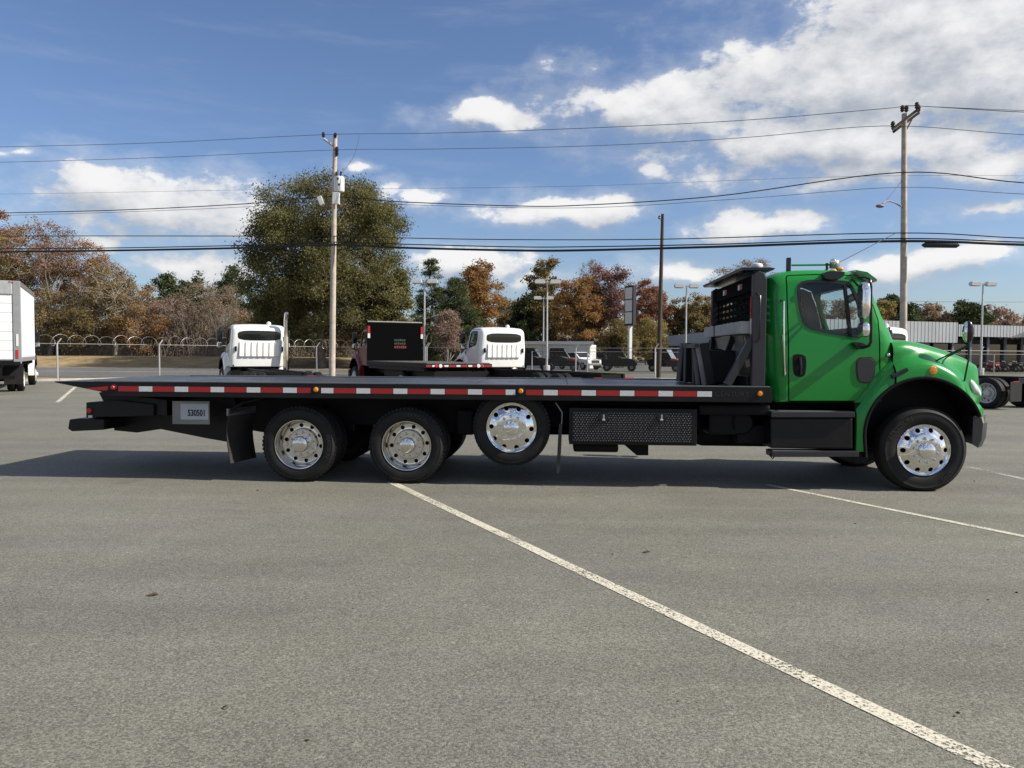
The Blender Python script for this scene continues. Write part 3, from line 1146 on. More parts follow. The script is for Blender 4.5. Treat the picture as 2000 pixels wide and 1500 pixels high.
T_('hardwood_tree', 'olive tree behind the metal building left of the cab', 1400, 580, 168, 100, 'olive', 56, 9000, .18, .1, 90, group=GR)
# right, behind the metal building
T_('pine_tree', 'dark open pine beside the wooden pole above the metal roof', 1755, 565, 125, 90, 'pine', 61, 9000, .24, .3, 80, group=GR, zbase=0)
T_('hardwood_tree', 'yellow tree seen past the windshield above the metal roof', 1722, 580, 122, 50, 'yellow', 62, 5000, .22, .1, 60, group=GR, zbase=0)
T_('hardwood_tree', 'brown tree above the metal roof between two dark pines', 1822, 592, 128, 90, 'brown', 63, 8000, .22, .1, 90, group=GR, zbase=0, twigs=8)
T_('pine_tree', 'dark rounded pine behind the mirror on the green hood', 1888, 583, 126, 100, 'pine', 64, 15000, .24, .1, 110, group=GR, zbase=0)
T_('hardwood_tree', 'pinkish brown tree right of the lamp post above the metal roof', 1955, 598, 130, 100, 'pink', 65, 9000, .22, .1, 90, group=GR, zbase=0, twigs=8)
T_('hardwood_tree', 'brown tree seen through the cab windows above the metal roof', 1625, 590, 126, 110, 'brown', 66, 8000, .22, .1, 90, group=GR, zbase=0, twigs=8)
T_('hardwood_tree', 'brown tree behind the rear of the green cab', 1540, 590, 126, 120, 'olive', 67, 8000, .22, .1, 90, group=GR, zbase=0, twigs=8)
T_('hardwood_tree', 'rust brown tree at the far end of the metal building', 2040, 600, 130, 110, 'rust', 68, 8000, .22, .1, 90, group=GR, zbase=0, twigs=8)

# undergrowth in front of the left woods, and far wood behind everything: uncountable masses
rng = np.random.default_rng(99)


def brush(name, label, x0, x1, y0, y1, hfun, n, ls, leaf, nt_, bark='bark'):
    xs, ys = rng.uniform(x0, x1, n), rng.uniform(y0, y1, n)
    hh = np.array([hfun(x) for x in xs])
    zs = rng.uniform(0, 1, n) ** 0.9 * hh * (0.75 + 0.25 * np.sin(xs * 1.3) * np.sin(xs * 0.37 + 2))
    zb = np.array([bank_z(x, y) for x, y in zip(xs, ys)])
    V, Fc = leaf_quads(np.stack([xs, ys, zs + zb], 1), ls, rng)
    o = link(name, np_mesh(name, V, Fc), LEAF[leaf])
    tag(o, label, 'brush', kind='stuff')
    if nt_:
        xs, ys = rng.uniform(x0, x1, nt_), rng.uniform(y0, y1, nt_)
        hh = np.array([hfun(x) for x in xs]) * rng.uniform(0.5, 1.15, nt_)
        zb = np.array([bank_z(x, y) for x, y in zip(xs, ys)])
        A = np.stack([xs, ys, zb - 0.1], 1)
        Bm = A + np.stack([rng.normal(size=nt_) * 0.4, rng.normal(size=nt_) * 0.3, hh * 0.55], 1)
        Bt = Bm + np.stack([rng.normal(size=nt_) * 0.7, rng.normal(size=nt_) * 0.5, hh * 0.5], 1)
        Bt2 = Bm + np.stack([rng.normal(size=nt_) * 0.9, rng.normal(size=nt_) * 0.5, hh * 0.35], 1)
        k = nt_
        V, Fc = segs(np.concatenate([A, Bm, Bm]), np.concatenate([Bm, Bt, Bt2]),
                     np.concatenate([np.full(k, .035), np.full(k, .022), np.full(k, .02)]),
                     np.concatenate([np.full(k, .022), np.full(k, .008), np.full(k, .008)]), 3)
        link('stem', np_mesh('stem', V, Fc), M[bark], o)['kind'] = 'stuff'
    return o


brush('undergrowth', 'tangled brown undergrowth along the edge of the woods', -72, -18, 92, 101, lambda x: 4.5 + 1.2 * math.sin(x * .3), 30000, .10, 'brown', 3200)
brush('far_wood', 'dark far off wood closing the view low behind the trees', -150, 190, 150, 165, lambda x: 8.5 + 2 * math.sin(x * .11) + 1.2 * math.sin(x * .31), 36000, .36, 'olive', 0)
brush('thicket', 'dark green brush behind the red flatbed truck', -15, 4, 93, 98, lambda x: 4.6 + 1.2 * math.sin(x * .6), 13000, .14, 'pine', 0)

# ------------------------------------------------------------------ materials for made things
M['wood_pole'] = mat('weathered pole wood', (0.42, 0.365, 0.305), 0.9, var=0.25, vscale=4, bump=0.3, bscale=25)
M['wood_dark'] = mat('creosote pole wood', (0.055, 0.040, 0.030), 0.85, var=0.3, vscale=4)
M['galv'] = mat('galvanised steel', (0.50, 0.50, 0.49), 0.45, metal=0.6, var=0.15, vscale=8)
M['galv_dull'] = mat('dull galvanised', (0.20, 0.19, 0.18), 0.6, metal=0.4, var=0.15, vscale=8)
M['chainlink'] = mat('chain link wire', (0.045, 0.043, 0.04), 0.7)
M['cable'] = mat('black cable', (0.012, 0.012, 0.014), 0.6)
M['cable_grey'] = mat('bare conductor', (0.10, 0.11, 0.13), 0.5, metal=0.3)
M['insul'] = mat('brown insulator', (0.03, 0.022, 0.02), 0.3)
M['tank_grey'] = mat('transformer grey paint', (0.62, 0.64, 0.63), 0.4, var=0.06)
M['lamp_grey'] = mat('lamp housing grey', (0.60, 0.60, 0.59), 0.45, var=0.08)
M['lens'] = mat('lamp lens', (0.35, 0.36, 0.36), 0.2)
M['metal_wall'] = mat('grey blue ribbed metal', (0.27, 0.30, 0.34), 0.5, metal=0.2, var=0.06, vscale=0.5)
M['metal_wall2'] = mat('pale ribbed metal', (0.33, 0.35, 0.36), 0.5, metal=0.2, var=0.08, vscale=0.5)
M['post_dark'] = mat('dark grey roofing', (0.12, 0.125, 0.135), 0.6, var=0.1)
M['fascia'] = mat('pale fascia', (0.44, 0.43, 0.40), 0.7, var=0.08)
M['dark_glass'] = mat('dark shop glass', (0.012, 0.014, 0.02), 0.08, spec=0.6)
M['dark_void'] = mat('dark store front', (0.015, 0.015, 0.018), 0.7)
M['shed'] = mat('white shed metal', (0.62, 0.63, 0.60), 0.6, var=0.08, vscale=0.6)
M['white_paint'] = mat('white truck paint', (0.80, 0.80, 0.77), 0.25, coat=0.7, var=0.03)
M['box_white'] = mat('white box panel', (0.80, 0.80, 0.78), 0.4, var=0.05, vscale=1.5, dirt=(0.5, 0.48, 0.44), dirt_amt=0.25)
M['box_frame'] = mat('grey corner post', (0.23, 0.24, 0.25), 0.5, var=0.1)
M['red_paint'] = mat('dark red truck paint', (0.13, 0.008, 0.010), 0.4, coat=0.25)
M['black_part'] = mat('black chassis paint', (0.0035, 0.0035, 0.004), 0.55, var=0.3, vscale=6, dirt=(0.010, 0.009, 0.008), dirt_amt=0.4, spec=0.2)
M['black_gloss'] = mat('gloss black trim', (0.010, 0.010, 0.012), 0.22)
M['rubber'] = mat('tyre rubber', (0.009, 0.0088, 0.0085), 0.68, var=0.25, vscale=9, dirt=(0.026, 0.024, 0.021), dirt_amt=0.5, dirt_scale=5, spec=0.3)
M['rubber_text'] = mat('raised tyre lettering', (0.055, 0.053, 0.05), 0.5)
M['matte_black'] = mat('matte black panel', (0.0022, 0.0022, 0.0024), 0.8, spec=0.04)
M['satin_alu'] = mat('dull rim aluminium', (0.70, 0.68, 0.65), 0.13, metal=1.0, rvar=0.07, vscale=6)
M['chrome'] = mat('polished aluminium', (0.80, 0.79, 0.77), 0.07, metal=1.0, rvar=0.03, vscale=5)
M['steel_wheel'] = mat('white steel wheel', (0.55, 0.54, 0.52), 0.45, var=0.1)
M['red_lens'] = mat('red lamp lens', (0.42, 0.010, 0.012), 0.2, coat=0.5)
M['red_tape'] = mat('red reflective tape', (0.34, 0.012, 0.014), 0.35, var=0.1, vscale=30)
M['white_tape'] = mat('white reflective tape', (0.62, 0.62, 0.62), 0.4, var=0.12, vscale=60)
M['amber'] = mat('amber lamp lens', (0.75, 0.25, 0.015), 0.2, coat=0.6)
M['glass'] = glass_mat('cab glass', (0.90, 0.94, 0.94))
M['glass_dark'] = mat('dark rear glass', (0.012, 0.014, 0.013), 0.06)
M['interior'] = mat('grey cab lining', (0.10, 0.10, 0.105), 0.8, var=0.15)
M['seat_grey'] = mat('grey seat cloth', (0.19, 0.185, 0.18), 0.9, var=0.1)
M['dash'] = mat('black dash plastic', (0.02, 0.02, 0.022), 0.6)
M['utv_black'] = mat('black utv plastic', (0.007, 0.007, 0.0075), 0.5, var=0.2, spec=0.25)
M['utv_red'] = mat('red utv hood', (0.38, 0.03, 0.035), 0.35)
M['utv_glass'] = mat('utv windshield', (0.16, 0.20, 0.22), 0.08)
M['olive_plastic'] = mat('dark green plastic', (0.03, 0.04, 0.025), 0.5)
M['concrete'] = mat('concrete footing', (0.42, 0.40, 0.37), 0.9, var=0.15)

# ------------------------------------------------------------------ buildings


def ribbed(name, a, b, z0, z1, m, parent, pitch=0.35, depth=0.06, thick=0.2):
    "ribbed metal panel between plan points a and b, ribs facing the camera side"
    a, b = Vector(a), Vector(b)
    d = (b - a)
    n = max(2, int(d.length / pitch))
    d.normalize()
    nrm = Vector((d.y, -d.x))
    if nrm.y > 0:
        nrm = -nrm
    mb = MB()
    Ln = (b - a).length
    pts = []
    for i in range(n):
        for t, h in ((0.0, 0), (0.55, 0), (0.65, depth), (0.9, depth)):
            p = a + d * (Ln * (i + t) / n) + nrm * h
            pts.append((p.x, p.y))
    p = b
    pts.append((p.x, p.y))
    p = b - nrm * thick
    pts.append((p.x, p.y))
    p = a - nrm * thick
    pts.append((p.x, p.y))
    mb.prism_z(pts, z0, z1)
    return mb.build(name, m, parent)


bld = thing('dealer_building', 'long low metal dealership with grey ribbed fascia and dark storefront', 'building', (24, 76, 0))
bld.location = (0, 0, 0)
# left wing runs back to the left, right wing runs to the right
cA, cB, cC = (ground_x(1302, 150), 150.0), (ground_x(1600, 77), 77.0), (ground_x(2160, 92), 92.0)
cM = (cB[0] + (cC[0] - cB[0]) * .44, cB[1] + (cC[1] - cB[1]) * .44)
ribbed('fascia', cA, cB, 3.2, 5.15, M['metal_wall'], bld, 0.6, 0.03, 0.3)
ribbed('fascia', cB, (cM[0] - .1, cM[1]), 3.05, 5.25, M['metal_wall2'], bld, 0.5, 0.03, 0.3)
ribbed('fascia', cM, cC, 3.75, 5.05, M['metal_wall2'], bld, 0.5, 0.03, 0.3)
o = MB().prism_z([cA, (cA[0] + 60, cA[1] + 30), (cC[0] + 20, cC[1] + 70), (cC[0], cC[1] + .3), (cB[0], cB[1] + .3)], 4.75, 4.95).build('roof', M['fascia'], bld)
for k, (p, q) in enumerate(((cA, cB), (cB, cC))):
    P, Q = Vector(p), Vector(q)
    n = 16
    off = Vector((0.4, 1.2)) if k == 0 else Vector((0, 1.2))
    w = MB()
    w.bar((P.x + off.x, P.y + off.y + .2, 1.8), (Q.x + off.x, Q.y + off.y + .2, 1.8), 0.2, 3.6)
    w.build('wall', M['dark_void'], bld)
    for i in range(n):
        a, b = P.lerp(Q, (i + .06) / n) + off, P.lerp(Q, (i + .94) / n) + off
        MB().bar((a.x, a.y, 1.7), (b.x, b.y, 1.7), 0.06, 2.5).build('shop_window', M['dark_glass'], bld)
        c = P.lerp(Q, i / n) + off
        MB().box(c.x - .12, c.x + .12, c.y - .35, c.y - .1, 0, 3.7).build('column', M['metal_wall'], bld)
# hip roofed porch at the far right
pc = (ground_x(2085, 84), 84.0)
po = MB()
po.add([(pc[0] - 5, 80, 3.7), (pc[0] + 9, 82, 3.7), (pc[0] + 9, 92, 3.7), (pc[0] - 5, 90, 3.7), (pc[0] + 1, 86, 5.6), (pc[0] + 4, 86, 5.6)],
       [(0, 1, 5, 4), (1, 2, 5), (2, 3, 4, 5), (3, 0, 4), (3, 2, 1, 0)])
po.build('porch_roof', M['post_dark'], bld)

sh = thing('white_shed', 'long low white metal shed behind the pickups', 'shed', (0, 0, 0))
sA, sB = (ground_x(1000, 87), 87.0), (ground_x(1153, 84.5), 84.5)
ribbed('wall', sA, sB, 0, 2.62, M['shed'], sh, 0.9, 0.04, 3.6)
MB().prism_z([(sA[0] - .3, sA[1] - .5), (sB[0] + .3, sB[1] - .5), (sB[0] + .3, sB[1] + 4), (sA[0] - .3, sA[1] + 4)], 2.63, 2.98).build('roof', M['lamp_grey'], sh)
br = thing('brick_outbuilding', 'small brick building half hidden behind the metal dealership', 'building', (0, 0, 0))
bA = (ground_x(1365, 170), 170.0)
MB().box(bA[0], bA[0] + 14, 170, 178, 0, 6.4).build('wall', mat('far brick', (0.22, 0.11, 0.08), 0.9, var=0.2), br)
MB().box(bA[0] - .4, bA[0] + 14.4, 169.6, 178.4, 6.41, 6.8).build('roof', M['fascia'], br)

# ------------------------------------------------------------------ fences


def fence(label, pts, h=2.0, spacing=5.0, coil=True, arm=1, mesh=True, arms=False):
    root = thing('chain_link_fence', label, 'fence', (pts[0][0], pts[0][1], 0))
    org = Vector((pts[0][0], pts[0][1], 0))
    P = [Vector((x, y, 0)) - org for x, y in pts]
    # resample
    out, tot = [], 0
    for a, b in zip(P, P[1:]):
        ln = (b - a).length
        k = max(1, round(ln / spacing))
        for i in range(k):
            out.append(a.lerp(b, i / k))
    out.append(P[-1])
    rail = MB()
    for a, b in zip(P, P[1:]):
        rail.tube([a + Vector((0, 0, h)), b + Vector((0, 0, h))], 0.021, 6)
    rail.build('top_rail', M['galv_dull'], root, smooth=40)
    for i, p in enumerate(out):
        q = out[min(i + 1, len(out) - 1)] - out[max(i - 1, 0)]
        s = Vector((q.y, -q.x, 0)).normalized()
        pm = MB().tube([p + Vector((0, 0, -.1)), p + Vector((0, 0, h + .02))], 0.048, 8)
        if coil or arms:
            dd = (q.normalized() * arm * 0.22)
            pm.tube([p + Vector((0, 0, h)), p + Vector((0, 0, h + .30)) + dd], 0.035, 6)
        pm.build('post', M['galv'], root, smooth=40)
    if mesh:
        A, B = [], []
        for a, b in zip(P, P[1:]):
            ln = (b - a).length
            d = (b - a) / ln
            hh = h - 0.06
            step = 0.075
            for i in range(int(ln / step)):
                t = i * step
                for sg in (0, 1):
                    t2 = t + hh * 0.9
                    if t2 > ln:
                        continue
                    p0, p1 = a + d * t, a + d * t2
                    A.append((p0.x, p0.y, 0.05 if sg else hh))
                    B.append((p1.x, p1.y, hh if sg else 0.05))
        V, Fc = segs(np.array(A), np.array(B), np.full(len(A), 0.0019), np.full(len(A), 0.0019), 3)
        link('wire_mesh', np_mesh('wire_mesh', V, Fc), M['chainlink'], root)
    if coil:
        r = 0.30
        pp = []
        for a, b in zip(P, P[1:]):
            ln = (b - a).length
            d = (b - a) / ln
            s = Vector((d.y, -d.x, 0))
            n = int(ln / 0.78)
            for i in range(n * 14):
                t = i / 14
                ang = 2 * PI * t
                rr = r * (1 + 0.10 * math.sin(t * 1.7) + 0.08 * math.sin(t * 3.1 + 1))
                pp.append(a + d * (t * ln / n - 0.30 * math.cos(ang)) + s * (0.12 * math.cos(ang)) + Vector((0, 0, h + 0.19 + rr * math.sin(ang))))
        MB().tube(pp, 0.0065, 4).build('razor_wire', M['galv'], root)
    return root


fence('galvanised chain link fence topped with razor wire coils beside the box truck', FENCE_NEAR[:4][:3] + [(-6.0, 53.2)])
fence('chain link fence with bare angled post tops along the right side of the lot', [(-5.9, 53.2)] + FENCE_NEAR[3:], coil=False, arms=True)
fence('plain chain link fence in front of the off road vehicles across the road', [(ground_x(1040, 67), 68.5), (ground_x(1150, 66), 67.0), (ground_x(1285, 66), 67.0), (41, 73.3), (75, 80)], h=1.8, spacing=6.2, coil=False)

# ------------------------------------------------------------------ poles and lamps


def lamp_post(px, ytop, depth, label, group):
    X = ground_x(px, depth)
    h = at_depth(px, ytop, depth).z
    r = thing('lamp_post', label, 'lamp post', (X, depth, 0), 0, group)
    MB().lathe([(0.11, 0.5), (0.085, h * .5), (0.06, h)], 10, axis='z').build('pole', M['galv'], r, smooth=40)
    MB().lathe([(0.28, 0), (0.28, 0.55), (0.25, 0.6)], 14, axis='z').build('footing', M['concrete'], r, smooth=40)
    MB().box(-.62, .62, -.04, .04, h - .12, h - .04).build('arm', M['galv'], r)
    for s in (-1, 1):
        mb = MB()
        pts = [(s * .22, h - .20), (s * .30, h + .12), (s * 1.02, h + .12), (s * 1.12, h - .02), (s * 1.06, h - .22), (s * .34, h - .24)]
        if s < 0:
            pts = pts[::-1]
        mb.prism(pts, -.24, .24)
        hd = mb.build('lamp_head', M['lamp_grey'], r, bevel=0.02)
        MB().box(min(s * .36, s * 1.0), max(s * .36, s * 1.0), -.2, .2, h - .262, h - .243).build('lens', M['lens'], hd)
    return r


GLP = 'double headed lamp posts of the dealer lot'
lamp_post(829, 548, 66, 'double headed grey lamp post beside the black bulkhead of the red truck', GLP)
lamp_post(1068, 549, 67, 'double headed lamp post, tallest of the row right of the white cab', GLP)
lamp_post(1061, 581, 86, 'double headed lamp post, second in the row behind the tallest one', GLP)
lamp_post(1056, 602, 108, 'double headed lamp post, third in the receding row', GLP)
lamp_post(1053, 617, 131, 'double headed lamp post, smallest at the end of the receding row', GLP)
lamp_post(1339, 557, 70, 'double headed lamp post left of the truck headboard', GLP)
lamp_post(1916, 553, 66, 'double headed lamp post behind the hood mirror of the green truck', GLP)

# utility poles
PL_D, PR_D, PM_D = 44.0, 36.0, 52.0
up = thing('utility_pole', 'pale wooden utility pole carrying a grey transformer can before the oak', 'utility pole', (ground_x(648, PL_D), PL_D, 0))
hL = at_depth(655, 265, PL_D).z
dxL = (655 - 647) * PL_D / FPX
MB().tube([(0, 0, -.3), (dxL * .5, 0, hL * .5), (dxL, 0, hL)], [0.19, 0.155, 0.12], 12).build('pole', M['wood_pole'], up, smooth=50)


def lz(py, d=PL_D, px=650):
    return at_depth(px, py, d).z


def lx(px, d, ref):
    return (px - ref) * d / FPX


mb = MB().tube([(dxL, 0, lz(288)), (lx(635, PL_D, 648), -.1, lz(272))], 0.07, 6)
mb.build('crossarm', M['wood_pole'], up)
for (ix, iy) in ((634, 265), (657, 266), (660, 293), (660, 301)):
    MB().lathe([(0.05, -.12), (0.10, -.06), (0.06, -.02), (0.11, 0.03), (0.07, .08), (0.09, .12), (0.03, .17)], 10, (lx(ix, PL_D, 648), -.1, lz(iy)), 'z').build('insulator', M['insul'], up, smooth=40)
tx = lx(664, PL_D, 648)
tr = MB().lathe([(0.0, lz(375) - .02), (0.27, lz(375)), (0.30, lz(372)), (0.30, lz(349)), (0.27, lz(346)), (0.0, lz(344))], 20, (tx, -.1, 0), 'z').build('transformer', M['tank_grey'], up, smooth=40)
for bx in (-.12, .1):
    MB().lathe([(0.05, 0), (0.07, .1), (0.04, .14), (0.06, .2), (0.02, .28)], 8, (tx + bx, -.12, lz(345)), 'z').build('bushing', M['insul'], tr, smooth=40)
MB().box(tx - .05, tx + .05, -.45, -.40, lz(352) - .05, lz(352) + .05).box(tx + .02, tx + .12, -.43, -.39, lz(363) - .05, lz(363) + .05).build('terminal', M['insul'], tr)
MB().box(lx(653, PL_D, 648), lx(666, PL_D, 648), -.42, -.15, lz(401), lz(378)).build('meter_box', M['tank_grey'], up, bevel=0.02)
fl = MB()
fl.bar((lx(627, PL_D, 648), -.2, lz(386)), (lx(633, PL_D, 648), -.2, lz(402)), 0.34, 0.26)
fl.build('floodlight', M['lamp_grey'], up, bevel=0.02)
MB().tube([(0, 0, lz(398)), (lx(630, PL_D, 648), -.15, lz(402))], 0.025, 6).build('bracket', M['galv_dull'], up)

up2 = thing('utility_pole', 'grey wooden utility pole with double crossarms and cobra street lamp', 'utility pole', (ground_x(1766, PR_D), PR_D, 0))
hR = lz(222, PR_D, 1754)
dxR = lx(1754, PR_D, 1766)
MB().tube([(0, 0, -.3), (dxR * .5, 0, hR * .5), (dxR, 0, hR)], [0.165, 0.145, 0.11], 12).build('pole', M['wood_pole'], up2, smooth=50)
for k, yo in ((0, -.22), (1, .22)):
    a = Vector((lx(1727 + k * 11, PR_D, 1766), yo, lz(255, PR_D, 1730)))
    b = Vector((lx(1775 + k * 12, PR_D, 1766), yo, lz(217, PR_D, 1780)))
    MB().bar(a, b, 0.10, 0.12).build('crossarm', M['wood_dark'], up2)
MB().bar((lx(1762, PR_D, 1766), .28, lz(256, PR_D, 1766)), (lx(1775, PR_D, 1766), .28, lz(229, PR_D, 1770)), 0.04, 0.05).build('brace', M['wood_dark'], up2)
for (ix, iy, yo) in ((1728, 246, -.22), (1750, 212, 0), (1760, 211, .1), (1773, 209, -.22), (1786, 209, .22)):
    MB().lathe([(0.04, -.16), (0.10, -.08), (0.06, -.03), (0.115, 0.02), (0.07, .07), (0.09, .11), (0.03, .16)], 10, (lx(ix, PR_D, 1766), yo, lz(iy, PR_D, ix)), 'z').build('insulator', M['insul'], up2, smooth=40)
arm = [(lx(1757, PR_D, 1766), 0, lz(406, PR_D, 1757)), (lx(1735, PR_D, 1766), -.3, lz(399, PR_D, 1735)), (lx(1716, PR_D, 1766), -.6, lz(397, PR_D, 1716)), (lx(1706, PR_D, 1766), -.8, lz(400, PR_D, 1706)), (lx(1699, PR_D, 1766), -.9, lz(405, PR_D, 1699))]
am = MB().tube(arm, 0.032, 8).build('lamp_arm', M['galv_dull'], up2, smooth=50)
MB().ball((lx(1693, PR_D, 1766), -.95, lz(410, PR_D, 1693)), 0.2, (1.0, .65, .42), 12, 8).build('lamp_head', M['galv_dull'], up2, smooth=60)
MB().tube([arm[3], (lx(1754, PR_D, 1766), 0, lz(352, PR_D, 1754))], 0.012, 5).build('stay_wire', M['cable'], up2)

up3 = thing('utility_pole', 'thin dark brown wooden pole left of the truck headboard', 'utility pole', (ground_x(1287, PM_D), PM_D, 0))
h3 = lz(418, PM_D, 1290)
MB().tube([(0, 0, -.3), (.05, 0, h3 * .5), (.12, 0, h3)], [0.16, 0.14, 0.10], 10).build('pole', M['wood_dark'], up3, smooth=50)
MB().lathe([(0.05, -.1), (0.09, -.04), (0.06, .02), (0.08, .08), (0.02, .14)], 8, (-.12, -.1, h3 - .25), 'z').build('insulator', M['insul'], up3, smooth=40)
MB().tube([(.12, 0, h3 - .5), (-.12, -.1, h3 - .3)], 0.03, 6).build('bracket', M['galv_dull'], up3)


def wire(label, pts, r, m='cable', name='overhead_wire', sag_name=None, group='overhead wires along the road'):
    "pts: (picture x, picture y, depth); a smooth line through them"
    P = [at_depth(x, y, d) for x, y, d in pts]
    out = []
    n = len(P)
    for i in range(n - 1):
        p0, p1, p2, p3 = P[max(i - 1, 0)], P[i], P[i + 1], P[min(i + 2, n - 1)]
        for k in range(8):
            t = k / 8
            out.append(0.5 * ((2 * p1) + (p2 - p0) * t + (2 * p0 - 5 * p1 + 4 * p2 - p3) * t * t + (3 * p1 - p0 - 3 * p2 + p3) * t ** 3))
    out.append(P[-1])
    o = MB().tube(out, r, 6).build(name, M[m], smooth=60)
    return tag(o, label, 'power line', group)


def dep(x):
    "depth of the pole line at a picture column"
    for (x0, d0), (x1, d1) in zip(((-900, 56), (648, PL_D), (1757, PR_D)), ((648, PL_D), (1757, PR_D), (2900, 31))):
        if x <= x1:
            break
    t = (x - x0) / (x1 - x0)
    return 1 / ((1 - t) / d0 + t / d1) - .1


def W_(label, pts, r, m='cable'):
    wire(label, [(x, y, dep(x)) for x, y in pts], r, m)


W_('topmost thin wire joining the heads of both wooden poles', [(-800, 285), (-300, 294), (0, 287), (300, 279), (634, 263), (850, 260), (1150, 250), (1450, 235), (1728, 212), (1786, 207), (2000, 219), (2400, 235), (2800, 240)], .015, 'cable_grey')
W_('thin wire just below the topmost wire', [(-800, 320), (-300, 323), (0, 317), (300, 308), (648, 293), (850, 291), (1150, 285), (1450, 269), (1728, 246), (2000, 263), (2400, 280), (2800, 285)], .014, 'cable_grey')
W_('short upper wire leaving the double crossarm to the right', [(1773, 206), (2000, 216), (2400, 228), (2800, 230)], .012, 'cable_grey')
W_('twisted service cable meeting the grey pole above its street lamp', [(-800, 420), (-300, 422), (0, 416), (240, 410), (480, 398), (648, 384), (780, 394), (1000, 402), (1130, 401), (1400, 383), (1757, 337), (2000, 357), (2400, 380), (2800, 386)], .026)
W_('thin cable running below the twisted service cable', [(-800, 426), (-300, 428), (0, 421), (240, 414), (480, 404), (648, 392), (800, 400), (1130, 406), (1450, 388), (1757, 366), (2000, 379), (2400, 392), (2800, 394)], .012, 'cable_grey')
W_('telephone cable just above the thick bundle', [(-800, 466), (-300, 464), (0, 461), (480, 461), (648, 461), (800, 465), (1000, 468), (1300, 467), (1757, 455), (2000, 465), (2400, 475), (2800, 476)], .026)
W_('thick black lashed cable bundle, lowest on the wooden poles', [(-800, 498), (-300, 497), (0, 492), (240, 489), (480, 484), (648, 478), (790, 484), (1000, 489), (1130, 489), (1400, 482), (1757, 471), (2000, 478), (2400, 488), (2800, 489)], .062)
W_('strand lashed along the top of the thick cable bundle', [(-800, 491), (-300, 490), (0, 486), (240, 484), (480, 479), (648, 473), (790, 477), (1000, 482), (1130, 482), (1400, 477), (1757, 466), (2000, 473), (2400, 483), (2800, 484)], .030)
wire('faint far wire across the sky below the upper pair', [(-600, 382, 85), (0, 379, 80), (480, 371, 76), (1100, 364, 70), (1757, 343, 64), (2500, 352, 60)], .012, 'cable_grey')
wire('far wire hanging low in the sky above the metal building', [(1500, 586, 100), (1790, 589, 98), (2000, 590, 97), (2500, 588, 95)], .022, 'cable_grey')
wire('slanting guy wire from the grey pole down behind the green cab', [(1752, 454, PR_D - .1), (1640, 512, PR_D - 3), (1480, 596, PR_D - 7)], .016, 'cable')
wire('thin jumper dropping from the topmost wire to the transformer', [(702, 264, PL_D - .5), (693, 300, PL_D - .4), (680, 322, PL_D - .3), (664, 342, PL_D - .2)], .010, 'cable_grey')
sp_ = [at_depth(x, 479 + (x - 1835) * .01, dep(x)) for x in (1800, 1806, 1868, 1874)]
tag(MB().tube(sp_, [.03, .12, .12, .03], 10).build('splice_case', M['cable'], smooth=40), 'black cylindrical splice case hanging on the thick cable right of the pole', 'splice case')

# pylon sign
ps = thing('pylon_sign', 'tall narrow pylon sign with three dark framed panels on a grey post', 'sign', (ground_x(1230, 80), 80, 0))
ps.rotation_euler = (0, 0, math.radians(-64))
zt, zb_ = at_depth(1230, 558, 80).z, at_depth(1230, 636, 80).z
MB().box(-.16, .16, -.16, .16, 0, zb_ + .5).build('post', M['tank_grey'], ps)
MB().box(-.78, .78, -.2, .2, zb_, zt).build('frame', M['dark_void'], ps, bevel=.03)
for i in range(3):
    h0 = zb_ + .2 + (zt - zb_ - .3) * i / 3
    h1 = zb_ + .1 + (zt - zb_ - .3) * (i + 1) / 3
    for s in (-1, 1):
        MB().box(-.62, .62, min(s * .205, s * .23), max(s * .205, s * .23), h0, h1).build('sign_panel', M['lamp_grey'], ps)

# ------------------------------------------------------------------ truck library (local x forward, y = 0 on the centre line)
PSI, BED_D, HALF = 0.06, 9.26, 1.295
TR_O = Vector((HALF * math.sin(PSI), BED_D + HALF * math.cos(PSI), 0))
TR_INV = Matrix.Rotation(PSI, 3, 'Z')


def T(px, py, y):
    "picture position -> (x, z) on the truck's own lengthwise plane at local y"
    d = TR_INV @ px_dir(px, py)
    o = TR_INV @ (Vector((0, 0, CAM_H)) - TR_O)
    t = (y - o.y) / d.y
    return (o.x + t * d.x, o.z + t * d.z)


def TX(px, y=-HALF, py=760):
    return T(px, py, y)[0]


def TZ(px, py, y=-HALF):
    return T(px, py, y)[1]


CW = 1.06          # cab half width
BELT = T(1620, 668, -CW)[1]
ROOF = T(1620, 524, -CW)[1]
cab_px = [(1530, 787), (1511, 787), (1510, 776), (1504, 700), (1500, 600), (1501, 556), (1514, 536), (1545, 527), (1600, 525), (1650, 526), (1688, 533),
          (1704, 550), (1716, 585), (1733, 630), (1746, 664), (1749, 690), (1748, 730), (1722, 760), (1688, 784), (1684, 787), (1668, 787)]
cab_prof = [T(x, y, -CW) for x, y in cab_px]


def sstep(a, b, x):
    t = max(0.0, min(1.0, (x - a) / (b - a)))
    return t * t * (3 - 2 * t)


XF0, XF1 = T(1690, 600, -CW)[0], T(1746, 660, -CW)[0]
XR = T(1500, 600, -CW)[0]
ZR0 = T(1600, 540, -CW)[1]


def cab_shape(x, y, z):
    t = min(1.0, abs(y) / CW)
    k = 1 - t * t
    wf = sstep(XF0 - .15, XF1, x)
    wr = sstep(ZR0 - .25, ROOF, z)
    wb = 1 - sstep(XR, XR + .25, x)
    x2 = x + 0.20 * k * wf - 0.03 * k * wb
    z2 = z + 0.045 * k * wr
    if z > BELT:
        y = y * (1 - 0.075 * (z - BELT) / (ROOF - BELT))
    return (x2, y, z2)


ZCB = min(p[1] for p in cab_prof)


